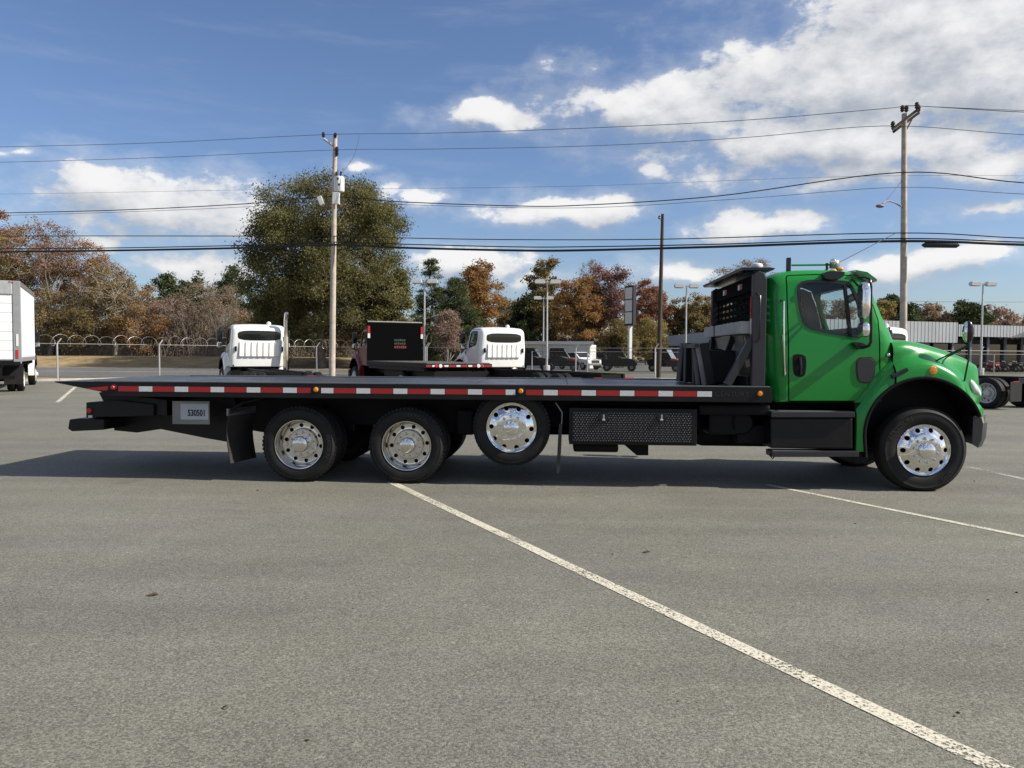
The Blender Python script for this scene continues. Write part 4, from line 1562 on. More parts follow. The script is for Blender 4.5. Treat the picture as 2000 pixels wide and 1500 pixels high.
def cab_solid(off):
    r = 0.15 if off < .04 else 0.04
    prof = chaikin(inset_poly(cab_prof, off), 2)
    es = [0, .008, .025, .05, .09, .15] if off < .04 else [0, .012, .04]
    w = CW - off
    sl = [(-(w - e), e) for e in es] + [(-.62, 9), (-.35, 9), (0, 9), (.35, 9), (.62, 9)] + [(w - e, e) for e in es[::-1]]
    vs, fs = [], []
    n = len(prof)
    for y, e in sl:
        i_ = r - math.sqrt(max(0, r * r - (r - e) ** 2)) if e < r else 0
        for (x, z), (xo, zo) in zip(inset_poly(prof, i_), prof):
            if zo < ZCB + .10:
                z = zo + .12 * (z - zo)
            vs.append((x, y, z))
    for s in range(len(sl) - 1):
        for j in range(n):
            a, b = s * n + j, s * n + (j + 1) % n
            fs.append((a, b, b + n, a + n))
    fs.append(tuple(range(n)))
    fs.append(tuple(range(len(sl) * n - 1, (len(sl) - 1) * n - 1, -1)))
    bm = bmesh.new()
    bv = [bm.verts.new(p) for p in vs]
    for q in fs:
        bm.faces.new([bv[i] for i in q])
    bmesh.ops.bisect_plane(bm, geom=bm.verts[:] + bm.edges[:] + bm.faces[:], plane_co=(0, 0, BELT), plane_no=(0, 0, 1), dist=1e-5)
    for v in bm.verts:
        v.co = cab_shape(*v.co)
    bmesh.ops.recalc_face_normals(bm, faces=bm.faces[:])
    me = bpy.data.meshes.new('cab')
    bm.to_mesh(me)
    bm.free()
    return me


win_px = [(1561, 575), (1563, 556), (1572, 549), (1600, 547), (1655, 549), (1664, 553), (1676, 577), (1684, 606), (1687, 640), (1684, 659), (1660, 656), (1620, 649), (1590, 643), (1576, 636), (1568, 624)]
win_poly = chaikin([T(x, y, -CW) for x, y in win_px], 1)
door_px = [(1540, 542), (1543, 537), (1600, 535), (1670, 537), (1690, 545), (1702, 572), (1717, 625), (1718, 735), (1676, 783), (1541, 783)]
door_poly = [T(x, y, -CW) for x, y in door_px]

outer, inner = cab_solid(0), cab_solid(0.055)
wcut = MB().prism(win_poly, -2, 2).mesh('c')
wz0, wz1 = T(1740, 656, -CW)[1], T(1700, 553, -CW)[1]
ws_yz = chaikin([(-.93, wz0 + .02), (-.97, wz0 + .15), (-.90, wz1 - .05), (-.80, wz1 + .02), (.80, wz1 + .02), (.90, wz1 - .05), (.97, wz0 + .15), (.93, wz0 + .02)], 1)
ws_cut = MB().prism_x(ws_yz, T(1668, 600, -CW)[0], 8).mesh('c')
rz0, rz1 = T(1500, 624, -CW)[1], T(1500, 562, -CW)[1]
rw_yz = chaikin([(-.80, rz0), (-.80, rz1), (.80, rz1), (.80, rz0)], 2, 0.18)
rw_cut = MB().prism_x(rw_yz, XR - 1, XR + .5).mesh('c')
CABM = {}


def dcut(g, s):
    return MB().prism(inset_poly(door_poly, g), -2 if s < 0 else .85, -.85 if s < 0 else 2).mesh('c')


body = outer
for cut in (wcut, ws_cut, rw_cut, inner, dcut(-.011, -1), dcut(-.011, 1)):
    body = boolean(body, cut)
CABM['cab'] = body
for nm, sg in (('near', -1), ('far', 1)):
    CABM['door_' + nm] = boolean(boolean(boolean(outer, wcut), inner), dcut(.004, sg), 'INTERSECT')
    CABM['win_' + nm] = boolean(boolean(cab_solid(0.014), MB().prism(win_poly, -2 if sg < 0 else .5, -.5 if sg < 0 else 2).mesh('c'), 'INTERSECT'), cab_solid(0.022))


def mirror_y(me):
    bm = bmesh.new()
    bm.from_mesh(me)
    for v in bm.verts:
        v.co.y = -v.co.y
    bmesh.ops.reverse_faces(bm, faces=bm.faces[:])
    m = bpy.data.meshes.new(me.name)
    bm.to_mesh(m)
    bm.free()
    return m


CABM['win_near'], CABM['door_near'] = mirror_y(CABM['win_far']), mirror_y(CABM['door_far'])
CABM['windshield'] = boolean(boolean(cab_solid(0.014), ws_cut, 'INTERSECT'), cab_solid(0.022))
CABM['rear_window'] = boolean(boolean(cab_solid(0.014), rw_cut, 'INTERSECT'), cab_solid(0.022))
for k_, me_ in CABM.items():
    shade(me_, 32)
# the inner skin of cab and doors is grey lining, not paint
from mathutils.bvhtree import BVHTree
bmi = bmesh.new()
bmi.from_mesh(inner)
bvh = BVHTree.FromBMesh(bmi)
for k_ in ('cab', 'door_near', 'door_far'):
    me_ = CABM[k_]
    me_.materials.append(M['white_paint'])
    me_.materials.append(M['interior'])
    for p_ in me_.polygons:
        if bvh.find_nearest(p_.center)[3] < 0.004:
            p_.material_index = 1
bmi.free()

# rubber surround of the side windows
def ring_mesh(poly, w, y0, y1, tilt=True):
    a, b = inset_poly(poly, w), inset_poly(poly, -w * .6)
    n = len(poly)
    vs = []
    for y in (y0, y1):
        for P_ in (a, b):
            for (x, z) in P_:
                s = (1 - 0.075 * max(0, z - BELT) / (ROOF - BELT)) if tilt else 1
                vs.append((x, y * s, z))
    fs = []
    for j in range(n):
        k = (j + 1) % n
        fs += [(j, k, n + k, n + j), (2 * n + j, 2 * n + k, 3 * n + k, 3 * n + j), (j, k, 2 * n + k, 2 * n + j), (n + j, n + k, 3 * n + k, 3 * n + j)]
    return MB().add(vs, fs)


CABM['seal_near'] = ring_mesh(win_poly, 0.022, -CW - .008, -CW + .03).mesh('window_seal')
CABM['seal_far'] = ring_mesh(win_poly, 0.022, CW - .03, CW + .008).mesh('window_seal')
db = T(1653, 556, -CW), T(1661, 653, -CW)
CABM['bar_near'] = MB().bar((db[0][0], -(CW - .06), db[0][1]), (db[1][0], -(CW - .01), db[1][1]), 0.04, 0.035, (1, 0, 0)).mesh('divider')

# ---- hood and fenders
FY, HY = -1.16, -0.55
fen = [T(x, y, FY) for x, y in [(1674, 800), (1684, 788), (1700, 766), (1717, 745), (1735, 728), (1752, 716), (1775, 706), (1800, 703), (1825, 706), (1850, 716), (1870, 728), (1888, 741), (1900, 752), (1909, 764), (1915, 776), (1920, 792)]]
hod_px = [(1749, 666, -.96), (1765, 664, -.93), (1800, 670, -.86), (1850, 685, -.76), (1890, 701, -.67), (1905, 711, -.62), (1912, 729, -.58), (1914, 750, -.56)]
hod = [T(x, y, p) for x, y, p in hod_px]
hw = [-p + .08 for x, y, p in hod_px]
fx, fz = [p[0] for p in fen], [p[1] for p in fen]
hx, hz = [p[0] for p in hod], [p[1] for p in hod]
arc_c = T(1803, 850, FY)
arc_r = 112 / 165.5
ZB_R, ZB_F = T(1680, 882, FY)[1], T(1918, 812, FY)[1]
arch = [(arc_c[0] + arc_r * math.cos(t), arc_c[1] + arc_r * math.sin(t)) for t in np.linspace(-0.12, PI + .12, 40)]
arch = [(arch[0][0] - .02, -.5)] + arch + [(arch[-1][0] + .02, -.5)]


def loft(sections, close_ends=True):
    mb = MB()
    n = len(sections[0])
    vs = [p for s in sections for p in s]
    fs = []
    for i in range(len(sections) - 1):
        for j in range(n):
            a, b = i * n + j, i * n + (j + 1) % n
            fs.append((a, b, b + n, a + n))
    fs.append(tuple(range(n)))
    fs.append(tuple(range(len(vs) - 1, len(vs) - n - 1, -1)))
    return mb.add(vs, fs)


def fender_sections(sgn):
    out = []
    for x in np.linspace(fx[0], T(1748.5, 730, FY)[0], 9):
        ft = float(np.interp(x, fx, fz))
        pr = [(1.165, ZB_R), (1.165, ft - .14), (1.155, ft - .06), (1.12, ft), (1.07, ft + .07), (1.02, ft + .12), (.92, ft + .12), (.92, ZB_R)]
        out.append([(x, sgn * y, z) for y, z in pr])
    return out


xh0 = T(1752, 700, FY)[0]
NOSE = hx[-1] + .06


def hood_sections():
    out = []
    xs = list(np.linspace(xh0, fx[-1] - .12, 14)) + [fx[-1] - .06, fx[-1] - .02, fx[-1] + .02, fx[-1] + .09, fx[-1] + .16, NOSE - .05, NOSE]
    for x in xs:
        ft = float(np.interp(x, fx, fz))
        ht = float(np.interp(x, hx, hz))
        if x > fx[-1]:
            ft = fz[-1] - (x - fx[-1]) * .15
        wf = 1.165 - .20 * sstep(fx[-1] - .30, fx[-1] + .02, x) - .42 * sstep(fx[-1], NOSE, x)
        wh = float(np.interp(x, hx, hw))
        wh = min(wh, wf - .06)
        zb = ZB_F if x > arc_c[0] else ZB_R
        zb = ZB_F
        d = ht - ft
        pr = [(wf - .02, zb), (wf, zb + .05), (wf, ft - .13), (wf - .012, ft - .06), (wf - .05, ft - .005), (wf - .10, ft + .025),
              (wh + .45 * (wf - .1 - wh), ft + .06 + .10 * d), (wh + .10 * (wf - .1 - wh) + .02, ft + .48 * d), (wh + .012, ht - .085), (wh - .03, ht - .03), (wh - .13, ht), (wh * .45, ht + .02)]
        half = [(x, -y, z) for y, z in pr] + [(x, 0, ht + .02)]
        out.append(half + [(x, y, z) for y, z in pr[::-1]])
    return out


z_arch = arc_c[1] + math.sqrt(max(0, arc_r ** 2 - (xh0 - arc_c[0]) ** 2))
sec = hood_sections()[0]
sec = [(p[0], p[1], max(p[2], z_arch + .02)) for p in sec if p[2] > ZB_F + .02]
CABM['hood_seal'] = MB().tube([(xh0 - .012, y * 1.001, z + .001) for (_, y, z) in sec], .011, 8).mesh('hood_seal', smooth=60)
arch_cut = MB().prism(arch, -1.5, -.62).prism(arch, .62, 1.5).mesh('c')
CABM['hood'] = boolean(loft(hood_sections()).mesh('h'), arch_cut)
CABM['fender_near'] = boolean(loft(fender_sections(-1)).mesh('h'), arch_cut)
CABM['fender_far'] = boolean(loft(fender_sections(1)).mesh('h'), arch_cut)
for k_ in ('hood', 'fender_near', 'fender_far'):
    shade(CABM[k_], 40)
# wheel well lining and black lip
lin = [(arc_c[0] + (arc_r - .006) * math.cos(t), arc_c[1] + (arc_r - .006) * math.sin(t)) for t in np.linspace(-0.10, PI + .10, 30)]
for s in (-1, 1):
    lmb = MB()
    vs, fs = [], []
    for (x, z) in lin:
        vs += [(x, s * 1.14, z), (x, s * .63, z)]
    n = len(lin)
    for i in range(n - 1):
        fs.append((2 * i, 2 * i + 1, 2 * i + 3, 2 * i + 2))
    fs.append(tuple(2 * i + 1 for i in range(n)))
    lmb.add(vs, fs)
    CABM['liner_near' if s < 0 else 'liner_far'] = lmb.mesh('wheel_liner', smooth=40)



def lip_mesh(s):
    vs, fs = [], []
    ts = np.linspace(0.34, PI + .04, 44)
    pts = [(arc_c[0] + arc_r * math.cos(t), arc_c[1] + arc_r * math.sin(t), math.cos(t), math.sin(t)) for t in ts]
    x_, z_ = pts[-1][0], pts[-1][1]
    for k in range(1, 6):
        pts.append((x_ + .004 * k, z_ - k * .05, -1, 0))
    for (x, z, cx_, cz_) in pts:
        for dr, dy in ((-.012, 1.12), (-.012, 1.18), (0.004, 1.188), (.020, 1.184), (.024, 1.165), (.0, 1.13)):
            vs.append((x + cx_ * dr, s * dy, z + cz_ * dr))
    for i in range(len(pts) - 1):
        for j in range(6):
            a, b = i * 6 + j, i * 6 + (j + 1) % 6
            fs.append((a, b, b + 6, a + 6))
    fs += [tuple(range(6)), tuple(range(len(vs) - 6, len(vs)))]
    return MB().add(vs, fs).mesh('lip', smooth=50)


CABM['lip_near'], CABM['lip_far'] = lip_mesh(-1), lip_mesh(1)

# ---- wheels: local origin at the hub on the outer face, outer face towards -y


def tyre_mesh(R, width=0.27, n=64, lugs=True):
    w = width
    s = R / 0.48
    pr = [(.296, .05), (.305, .026), (.33, .010), (.36, .003), (.395, 0), (.425, .006), (.430, .003), (.436, .009), (.452, .022), (.466, .038), (.474, .050), (.48, .062)]
    pr = [(.296 + (r - .296) * (R - .296) / (.48 - .296), y) for r, y in pr]
    tread = []
    k = 4
    y0, y1 = .062, w - .062
    for i in range(k):
        a = y0 + (y1 - y0) * (i + .86) / k
        b = y0 + (y1 - y0) * (i + 1.0) / k
        if i < k - 1:
            tread += [(R, a), (R - .014, a + .004), (R - .014, b), (R, b + .004)]
    full = pr + tread + [(r, w - y) for r, y in pr[::-1]]
    mb = MB().lathe(full, n, close=True)
    # shoulder blocks of drive tyres
    for i in range(58 if lugs else 0):
        t = 2 * PI * i / 58
        c, s_ = math.cos(t), math.sin(t)
        r0, r1 = R - .028, R - .002
        hw = .015
        for ya, yb in ((.026, .058),):
            vs = []
            for r in (r0, r1):
                for q in (-hw, hw):
                    for y in ((ya + .004 if r == r1 else ya), yb):
                        vs.append((r * c - q * s_, y, r * s_ + q * c))
            mb.add(vs, [(0, 1, 3, 2), (4, 6, 7, 5), (0, 4, 5, 1), (2, 3, 7, 6), (0, 2, 6, 4), (1, 5, 7, 3)])
    return mb.mesh('tyre', smooth=40)


def disc_mesh(kind):
    if kind == 'convex':
        f = [(.300, .05), (.312, .034), (.313, .018), (.306, .010), (.298, .014), (.292, .030), (.280, .034), (.268, .026), (.225, .004), (.195, -.010), (.186, -.018), (.178, -.020), (.095, -.022)]
        hr, hh = .245, .0285
    else:
        f = [(.300, .05), (.312, .034), (.313, .018), (.306, .008), (.297, .010), (.288, .028), (.278, .15), (.270, .188), (.254, .200), (.22, .204), (.192, .200), (.186, .185), (.182, .150), (.174, .142), (.095, .140)]
        hr, hh = .2255, .026
    back = [(r - .004 if r > .2 else r, y + .014) for r, y in f[::-1]]
    base = MB().lathe(f + back, 72, close=True).mesh('d')
    cut = MB()
    for i in range(10):
        t = 2 * PI * (i + .35) / 10
        cut.lathe([(hh, -.2), (hh, .35)], 16, (hr * math.cos(t), 0, hr * math.sin(t)))
    me = boolean(base, cut.mesh('c'))
    shade(me, 30)
    me.name = 'wheel'
    return me


WHM = {}
WHM['tyre48'] = tyre_mesh(.475)
WHM['tyre51'] = tyre_mesh(.512, .30, 80, False)
WHM['convex'], WHM['dish'] = disc_mesh('convex'), disc_mesh('dish')
WHM['cap_convex'] = MB().lathe([(.100, -.018), (.098, -.055), (.090, -.078), (.066, -.092), (.03, -.099), (0, -.100)], 32).mesh('hub_cap', smooth=40)
WHM['cap_dish'] = MB().lathe([(.104, .142), (.102, .060), (.098, .030), (.085, .016), (.05, .006), (0, .003)], 32).mesh('hub_cap', smooth=40)
WHM['nut'] = MB().lathe([(.019, .0), (.019, -.018), (.016, -.034), (.009, -.043), (0, -.045)], 12).mesh('lug_nut', smooth=40)
WHM['drum'] = MB().lathe([(0, .235), (.285, .235), (.285, .27), (0, .27)], 24).mesh('brake_drum')


def add_wheel(parent, x, y, z, kind, tyre='tyre48', far=False, dual=False, nuts=True, metal='chrome', rot=0.0, text=None, steer=0.0):
    w = link('wheel', WHM[kind], M[metal], parent, (x, y, z))
    w.rotation_euler = (0, rot, (PI if far else 0) + steer)
    link('tyre', WHM[tyre], M['rubber'], w)
    link('brake_drum', WHM['drum'], M['black_part'], w)
    if dual:
        t2 = link('inner_tyre', WHM[tyre], M['rubber'], w, (0, .30, 0))
    link('hub_cap', WHM['cap_convex' if kind == 'convex' else 'cap_dish'], M[metal], w)
    if nuts:
        for i in range(10):
            t = 2 * PI * i / 10
            link('lug_nut', WHM['nut'], M[metal], w, (.143 * math.cos(t), -.020 if kind == 'convex' else .140, .143 * math.sin(t)))
    return w


def cab_parts(root, paint, rear_glass='glass', plain=False):
    "cab, doors, hood, fenders and glass shared by all trucks of this make"
    c = link('cab', CABM['cab'], paint, root)
    link('windshield', CABM['windshield'], M['glass'], c)
    link('rear_window', CABM['rear_window'], M[rear_glass], c)
    for s in ('near', 'far'):
        d = link('door', CABM['door_' + s], paint, root)
        link('side_window', CABM['win_' + s], M['glass'], d)
        link('window_seal', CABM['seal_' + s], M['black_gloss'], d)
        link('fender', CABM['fender_' + s], paint, root)
        link('wheel_liner', CABM['liner_' + s], M['black_part'], root)
        link('wheel_arch_lip', CABM['lip_' + s], M['black_part'], root)
    link('hood', CABM['hood'], paint, root)
    link('hood_seal', CABM['hood_seal'], M['matte_black'], root)
    return c


def interior(root):
    x0 = XR + .12
    fl_z = T(1600, 780, -CW)[1]
    MB().box(XR + .08, XF1 - .1, -.98, .98, fl_z - .02, fl_z + .04).build('cab_floor', M['dash'], root)
    for y in (-.55, .55):
        mb = MB()
        mb.prism([(x0 + .10, fl_z + .28), (x0 + .62, fl_z + .32), (x0 + .64, fl_z + .44), (x0 + .14, fl_z + .44)], y - .26, y + .26)
        mb.prism([(x0 + .06, fl_z + .42), (x0 + .22, fl_z + .42), (x0 + .10, fl_z + 1.12), (x0 - .02, fl_z + 1.10)], y - .25, y + .25)
        mb.prism([(x0 - .02, fl_z + 1.12), (x0 + .09, fl_z + 1.13), (x0 + .07, fl_z + 1.34), (x0 - .02, fl_z + 1.32)], y - .13, y + .13)
        mb.box(x0 + .2, x0 + .5, y - .15, y + .15, fl_z + .04, fl_z + .29)
        mb.build('seat', M['seat_grey'], root, bevel=.03)
    dx = XF1 - .50
    MB().prism([(dx, fl_z + .1), (dx - .05, fl_z + .78), (dx + .12, fl_z + .88), (dx + .36, fl_z + .80), (dx + .36, fl_z + .1)], -.95, .95).build('dashboard', M['dash'], root, bevel=.03)
    sw = [Vector((dx - .22 + .09 * math.sin(t), .55 + .23 * math.cos(t), fl_z + .88 + .20 * math.sin(t))) for t in np.linspace(0, 2 * PI, 25)]
    m_ = MB().tube(sw, .016, 6, cap=False)
    m_.tube([(dx - .22, .55, fl_z + .88), (dx + .05, .55, fl_z + .70)], .03, 8)
    m_.bar((dx - .22, .34, fl_z + .88), (dx - .22, .76, fl_z + .88), .03, .03)
    m_.build('steering_wheel', M['dash'], root, smooth=40)
    MB().bar((XF1 - .02, 0, wz1 - .05), (XF1 - .10, .25, wz1 - .12), .03, .10).build('rear_view_mirror', M['dash'], root)


def cab_back_ribs(root, paint):
    z0, z1 = T(1500, 722, -CW)[1], T(1500, 638, -CW)[1]
    for i in range(7):
        y = -.66 + i * .22
        xr = XR - .03 * (1 - (y / CW) ** 2)
        MB().prism_x([(y - .088, z0), (y - .076, z1 + .03), (y + .076, z1 + .03), (y + .088, z0)], xr - .020, xr + .04).build('panel_rib', paint, root, bevel=.012)
    for y in (-.87, .87):
        MB().box(XR - .05, XR + .03, y - .035, y + .035, T(1500, 690, -CW)[1], T(1500, 660, -CW)[1]).build('cab_vent', M['black_part'], root, bevel=.015)


def simple_mirror(root, s):
    zc = T(1690, 610, -CW)[1]
    xm = T(1695, 610, -CW)[0] + .05
    y = s * 1.30
    MB().tube([(xm - .02, s * 1.02, zc + .42), (xm + .02, y, zc + .40), (xm + .02, y, zc - .32), (xm - .05, s * 1.04, zc - .36)], .018, 8).build('mirror_bracket', M['black_gloss'], root, smooth=50)
    MB().box(xm - .05, xm + .03, y - .10, y + .10, zc - .12, zc + .34).build('mirror', M['black_gloss'], root, bevel=.03)
    MB().box(xm - .05, xm + .03, y - .09, y + .09, zc - .34, zc - .15).build('mirror', M['chrome'], root, bevel=.03)


def headlamps(root):
    for s in (-1, 1):
        hp = [T(x, y, -1.0) for x, y in [(1891, 740), (1901, 743), (1917, 763), (1918.5, 775), (1904, 769), (1893, 752)]]
        mb = MB().prism(hp, s * 1.11, s * .80)
        mb.build('headlamp', M['white_tape'], root, bevel=.015)


HEAD = math.radians(28)
FWD = Vector((-math.sin(HEAD), math.cos(HEAD), 0))
RGT = Vector((math.cos(HEAD), math.sin(HEAD), 0))


def tractor(label, cab_rear, paint, tail=-3.6, stack=False, name='parked_truck', axles=(-.2, -1.5), tyres=True):
    "bare chassis truck; cab_rear = world point below the middle of the cab's rear wall"
    loc = Vector((cab_rear[0], cab_rear[1], 0)) - FWD * XR
    r = thing(name, label, 'truck', loc, PI / 2 + HEAD)
    cab_parts(r, paint, 'glass_dark')
    interior(r)
    cab_back_ribs(r, paint)
    for s in (-1, 1):
        simple_mirror(r, s)
    headlamps(r)
    bz = T(1900, 840, -1)[1]
    MB().box(NOSE - .25, NOSE + .05, -1.12, 1.12, .45, .85).build('bumper', M['black_part'], r, bevel=.04)
    for s in (-1, 1):
        y = s * .42
        MB().box(tail, NOSE - .3, y - .04, y + .04, .72, .98).build('frame_rail', M['black_part'], r)
    cmm = MB().box(-.06, .06, -.38, .38, .78, .95).mesh('cross_member')
    for x in np.arange(tail + .1, 5, 1.1):
        link('cross_member', cmm, M['black_part'], r, (float(x), 0, 0))
    MB().box(3.3, 5.0, -.45, .45, .55, 1.35).build('engine', M['black_part'], r, bevel=.05)
    for s in (-1, 1):
        MB().lathe([(0, 0), (.30, 0), (.30, 1.3), (0, 1.3)], 20, (3.2, s * .80, .62), 'x').build('fuel_tank', M['black_part'], r, smooth=30)
        add_wheel(r, fxw, s * 1.17, .50, 'convex', 'tyre51', far=s > 0, nuts=False, metal='steel_wheel')
        for ax in axles:
            add_wheel(r, ax, s * 1.20, .478, 'dish', 'tyre48', far=s > 0, dual=True, nuts=False, metal='steel_wheel')
    MB().tube([(a_, 0, .48) for a_ in axles] if False else [(axles[0], -1.0, .48), (axles[0], 1.0, .48)], .09, 10).tube([(axles[-1], -1.0, .48), (axles[-1], 1.0, .48)], .09, 10).build('axle', M['black_part'], r, smooth=40)
    for s in (-1, 1):
        MB().box(axles[-1] - .72, axles[-1] - .70, s * .88 - .3, s * .88 + .3, .25, .85).build('mudflap', M['rubber'], r)
        MB().box(tail - .03, tail, s * .62 - .15, s * .62 + .15, .74, .86).build('tail_lamp', M['red_lens'], r)
    MB().ball((XR + .55, -.45, ROOF + .06), .09, (1, 1, 1), 12, 8).build('beacon', M['white_tape'], r, smooth=60)
    if stack:
        xs = XR - .22
        MB().tube([(xs, -.95, .9), (xs, -.95, 2.2)], .11, 14).build('muffler', M['chrome'], r, smooth=40)
        MB().tube([(xs, -.95, 2.2), (xs, -.95, 2.85), (xs - .04, -.95, 2.98), (xs - .14, -.95, 3.12)], .075, 14).build('exhaust_stack', M['chrome'], r, smooth=40)
    return r


fxw = T(1806, 881, -1.17)[0]

# parked white tractors
tractor('white cab truck with chrome exhaust stack, back to the lot', (ground_x(507, 29.6), 29.6), M['white_paint'], stack=True, tail=-2.6, axles=(-.3, -1.6), name='white_truck')
tractor('white cab chassis truck beside the red flatbed, back to the lot', (ground_x(984, 31.5), 31.5), M['white_paint'], tail=-4.6, axles=(-1.6, -2.9), name='white_truck')
tractor('white truck mostly hidden behind the green hood, tandem wheels showing', (13.75, 27.9), M['white_paint'], tail=-1.6, axles=(.25, -1.05), name='white_truck')

# box truck
rc = Vector((ground_x(40, 28.5), 28.5, 0))
rear_mid = rc - RGT * 1.28
BX0, BX1 = -3.9, 2.9
bt = thing('box_truck', 'white box truck with roll up rear door at the fence', 'truck', rear_mid - FWD * BX0, PI / 2 + HEAD)
zt, zf = 4.18, 1.22
cab_parts(bt, M['white_paint'], 'glass_dark')
interior(bt)
for s in (-1, 1):
    simple_mirror(bt, s)
headlamps(bt)
MB().box(NOSE - .25, NOSE + .05, -1.12, 1.12, .45, .85).build('bumper', M['chrome'], bt, bevel=.04)
bx = MB().box(BX0 + .06, BX1, -1.28, 1.28, zf, zt - .04).build('cargo_box', M['box_white'], bt, bevel=.02)
for s in (-1, 1):
    for i in range(11):
        x = BX0 + .45 + i * .6
        MB().box(x - .16, x + .16, min(s * 1.281, s * 1.295), max(s * 1.281, s * 1.295), zf + .2, zt - .25).build('side_panel', M['box_white'], bx, bevel=.006)
    MB().box(BX0 + .3, BX1 - .02, min(s * 1.25, s * 1.30), max(s * 1.25, s * 1.30), zf - .02, zf + .14).build('side_rail', M['box_frame'], bt)
    MB().box(BX0 + .2, BX1 + .02, min(s * 1.24, s * 1.305), max(s * 1.24, s * 1.305), zt - .16, zt).build('roof_rail', M['galv_dull'], bt)
    MB().box(BX0 - .03, BX0 + .12, min(s * 1.06, s * 1.31), max(s * 1.06, s * 1.31), zf - .1, zt).build('corner_post', M['box_frame'], bt, bevel=.02)
    MB().box(BX0 - .05, BX0 - .03, s * 1.18 - .04, s * 1.18 + .04, zf + .1, zf + .42).build('tail_lamp', M['red_lens'], bt)
    MB().box(BX0 - .05, BX0 - .03, s * 1.19 - .04, s * 1.19 + .04, zf + .55, zf + 1.0).build('reflector', M['white_tape'], bt)
    MB().box(BX0 - .05, BX0 - .03, s * 1.02 - .08, s * 1.02 + .08, zt - .1, zt - .03).build('marker_lamp', M['red_lens'], bt)
MB().box(BX0 - .05, BX0 + .1, -1.06, 1.06, zt - .5, zt - .005).build('header', M['galv'], bt, bevel=.02)
dr = MB().box(BX0 + .03, BX0 + .08, -1.06, 1.06, zf + .02, zt - .5).build('rear_door', M['box_frame'], bt)
for i in range(7):
    z0 = zf + .06 + i * .345
    MB().box(BX0 - .0, BX0 + .03, -1.05, 1.05, z0, z0 + .335).build('door_slat', M['box_white'], dr, bevel=.008)
MB().box(BX0 - .12, BX0 + .2, -1.28, 1.28, zf - .16, zf - .02).build('rear_sill', M['black_part'], bt, bevel=.01)
MB().box(BX0 - .10, BX0 - .02, -1.1, 1.1, .55, .68).box(BX0 - .06, BX0, -.7, -.62, .6, 1.1).box(BX0 - .06, BX0, .62, .7, .6, 1.1).build('rear_bumper', M['black_part'], bt)
for s in (-1, 1):
    MB().box(BX0 + .3, 5.2, s * .42 - .05, s * .42 + .05, .75, 1.05).build('frame_rail', M['black_part'], bt)
    add_wheel(bt, fxw, s * 1.17, .50, 'convex', 'tyre51', far=s > 0, nuts=False, metal='steel_wheel')
    add_wheel(bt, -1.4, s * 1.20, .478, 'dish', 'tyre48', far=s > 0, dual=True, nuts=False, metal='steel_wheel')
    MB().box(-2.15, -2.12, s * .9 - .32, s * .9 + .32, .3, 1.15).build('mudflap', M['rubber'], bt)
fb = MB()
for i in range(9):
    fb.box(BX0 + .3 + i * .75, BX0 + .38 + i * .75, -1.22, 1.22, 1.06, zf)
fb.build('floor_sill', M['black_part'], bt)
MB().tube([(-1.4, -1, .48), (-1.4, 1, .48)], .1, 10).build('axle', M['black_part'], bt, smooth=40)
MB().box(BX0 + .2, 1.5, -.6, .6, .62, .9).build('lift_frame', M['black_part'], bt)

# red flatbed with black bulkhead
bk = Vector((ground_x(772, 32.5), 32.5, 0))
rf = thing('red_flatbed_truck', 'dark red flatbed truck with tall black bulkhead', 'truck', bk - FWD * 2.75, PI / 2 + HEAD)
cab_parts(rf, M['red_paint'], 'glass_dark')
interior(rf)
for s in (-1, 1):
    simple_mirror(rf, s)
headlamps(rf)
MB().box(NOSE - .25, NOSE + .05, -1.12, 1.12, .45, .85).build('bumper', M['black_part'], rf, bevel=.04)
FB0 = -3.9
bd = MB().box(FB0, 2.75, -1.26, 1.26, 1.10, 1.24).build('flat_bed', M['black_part'], rf, bevel=.01)
M['wood_deck'] = mat('grey worn deck', (0.08, 0.075, 0.07), 0.85, var=0.3, vscale=6)
for i in range(10):
    y = -1.2 + i * .24
    MB().box(FB0 + .05, 2.7, y + .006, y + .234, 1.241, 1.275).build('deck_plank', M['wood_deck'], bd)
bh = MB().box(2.70, 2.80, -1.22, 1.22, 1.26, 2.86).build('bulkhead', M['matte_black'], rf, bevel=.01)
MB().tube([(2.75, -1.2, 2.9), (2.75, 1.2, 2.9)], .035, 8).build('top_rail', M['galv_dull'], bh)
for s in (-1, 1):
    MB().box(2.67, 2.695, s * 1.17 - .05, s * 1.17 + .05, 2.42, 2.72).build('red_reflector', M['red_tape'], bh)
    MB().box(2.67, 2.695, s * 1.17 - .05, s * 1.17 + .05, 2.22, 2.41).build('white_reflector', M['white_tape'], bh)
# faded sign writing on the bulkhead: three short worn lines
M['decal_dull'] = mat('faded sign writing', (0.022, 0.025, 0.018), 0.7)
M['decal_red'] = mat('faded red sign writing', (0.12, 0.008, 0.009), 0.6)
rr = random.Random(4)
for li, (zl, hl, mm_) in enumerate(((2.10, .10, 'decal_dull'), (1.96, .09, 'decal_dull'), (1.80, .12, 'decal_red'))):
    y = .06
    k = 0
    while y > -.44:
        wv_ = rr.uniform(.05, .085)
        MB().box(2.694, 2.6985, y - wv_, y, zl, zl + hl * rr.uniform(.8, 1)).build('sign_letter', M[mm_], bh)
        y -= wv_ + .018
k = 0
y = -1.2
while y < 1.2:
    wv_ = .24 if k % 2 == 0 else .15
    MB().box(FB0 - .012, FB0 - .002, y, min(y + wv_, 1.24), 1.14, 1.20).build('reflective_strip', M['red_tape' if k % 2 == 0 else 'white_tape'], bd)
    y += wv_ + .03
    k += 1
